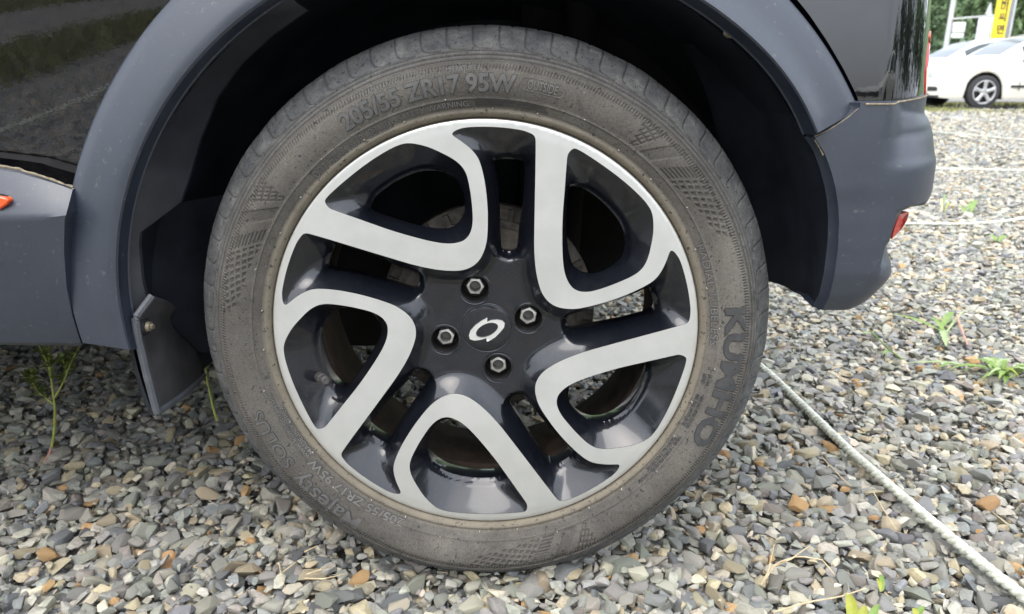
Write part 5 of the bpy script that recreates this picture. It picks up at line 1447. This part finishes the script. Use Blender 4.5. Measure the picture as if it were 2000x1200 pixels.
def tree(x, y, h, wr, shade, i, label, group, name='tree', zb=0.0):
    global trunk_m
    e = empty(name, (x, y, zb)); tag(e, label, 'tree' if name == 'tree' else 'bush', group)
    if trunk_m is None:
        bm = bmesh.new(); tube_into(bm, [(0, 0, -.3), (.02, 0, .3), (-.03, .02, .6), (.01, 0, .85)], [.05, .04, .03, .012], 10)
        for k in range(4): tube_into(bm, [(0, 0, .35 + .1 * k), (.18 * math.cos(k * 1.9), .18 * math.sin(k * 1.9), .55 + .1 * k)], [.02, .008], 6)
        trunk_m = bpy.data.meshes.new('trunk'); bm.to_mesh(trunk_m); bm.free(); trunk_m.materials.append(BARK); sharp(trunk_m, 60)
    t = bpy.data.objects.new('trunk', trunk_m); COL.objects.link(t); t.parent = e; t.scale = (h * .5, h * .5, h)
    c = bpy.data.objects.new('crown', cm[i % 3, shade]); COL.objects.link(c); c.parent = e; c.location = (0, 0, h * .55); c.scale = (wr, wr, h * .5); c.rotation_euler = (0, 0, i * 1.7)
rr = random.Random(9); i = 0
BG = 'trees on the slope behind the parked cars'
for (x, y, h, wr, sh, lb) in [(17.5, 30.5, 1.7, 1.5, 2, 'light green bush low behind the grey pole'), (19.6, 31, 1.5, 1.5, 2, 'light green bush below the white sign pillar'), (22, 30, 1.6, 1.5, 2, 'light green bush behind the cream car roof'),
                              (16, 37, 7, 3.0, 1, 'mid green tree nearest the tail light edge'), (20, 38, 6.5, 2.8, 0, 'dark tree behind the small white sign plate'), (24, 37, 7, 3.0, 1, 'mid green tree behind the yellow sign'), (27.5, 36, 6, 3.0, 0, 'dark green tree at the top right corner'),
                              (18, 43, 9, 3.6, 1, 'taller hazy tree higher up the slope behind the pole'), (23, 44, 9, 3.8, 1, 'taller hazy tree higher up the slope behind the signs'), (29, 43, 9, 3.8, 1, 'taller hazy tree higher up the slope at far right')]:
    tree(x, y, h, wr, sh, i, lb, BG, 'tree' if h > 3 else 'bush', .0); i += 1
RT = [(17.5, -2, 4.8), (19, 3.5, 5.4), (17.5, 8.5, 5.0), (21, 6, 6.2)]
for k, (x, y, h) in enumerate(RT):
    tree(x, y, h, 3.6, k % 2, i, ['tree right of the lot mirrored at the edge of the rear quarter panel', 'second tree right of the lot beside the parked cars', 'third tree right of the lot beside the parked cars', 'highest tree right of the lot beyond the others'][k], 'trees right of the lot'); i += 1
LB = ['leftmost of the trees mirrored in the rear door', 'second tree from the left mirrored in the rear door', 'third tree from the left mirrored in the rear door', 'broad tree straight behind the camera', 'right hand tree of the row behind the camera', 'first tree mirrored in the rear corner of the black car', 'second tree mirrored in the rear corner of the black car', 'tallest tree mirrored in the rear corner of the black car', 'far left tree of the row behind the camera', 'slim tree left of the broad tree behind the camera']
for k, (x, y, h, wr) in enumerate([(-17, -15, 6.5, 3.6), (-12.5, -16, 7.2, 3.6), (-8.5, -15, 6.4, 3.2), (-2, -16, 6.2, 3.4), (1.6, -17, 5.0, 2.8), (15, -12, 5, 2.6), (18.5, -9, 7, 3.2), (21, -5, 8, 3.5), (-21, -12, 7, 3.6), (-5.2, -16, 6.8, 3.2)]):
    tree(x, y, h, wr, k % 2, i, LB[k], 'trees behind the camera'); i += 1
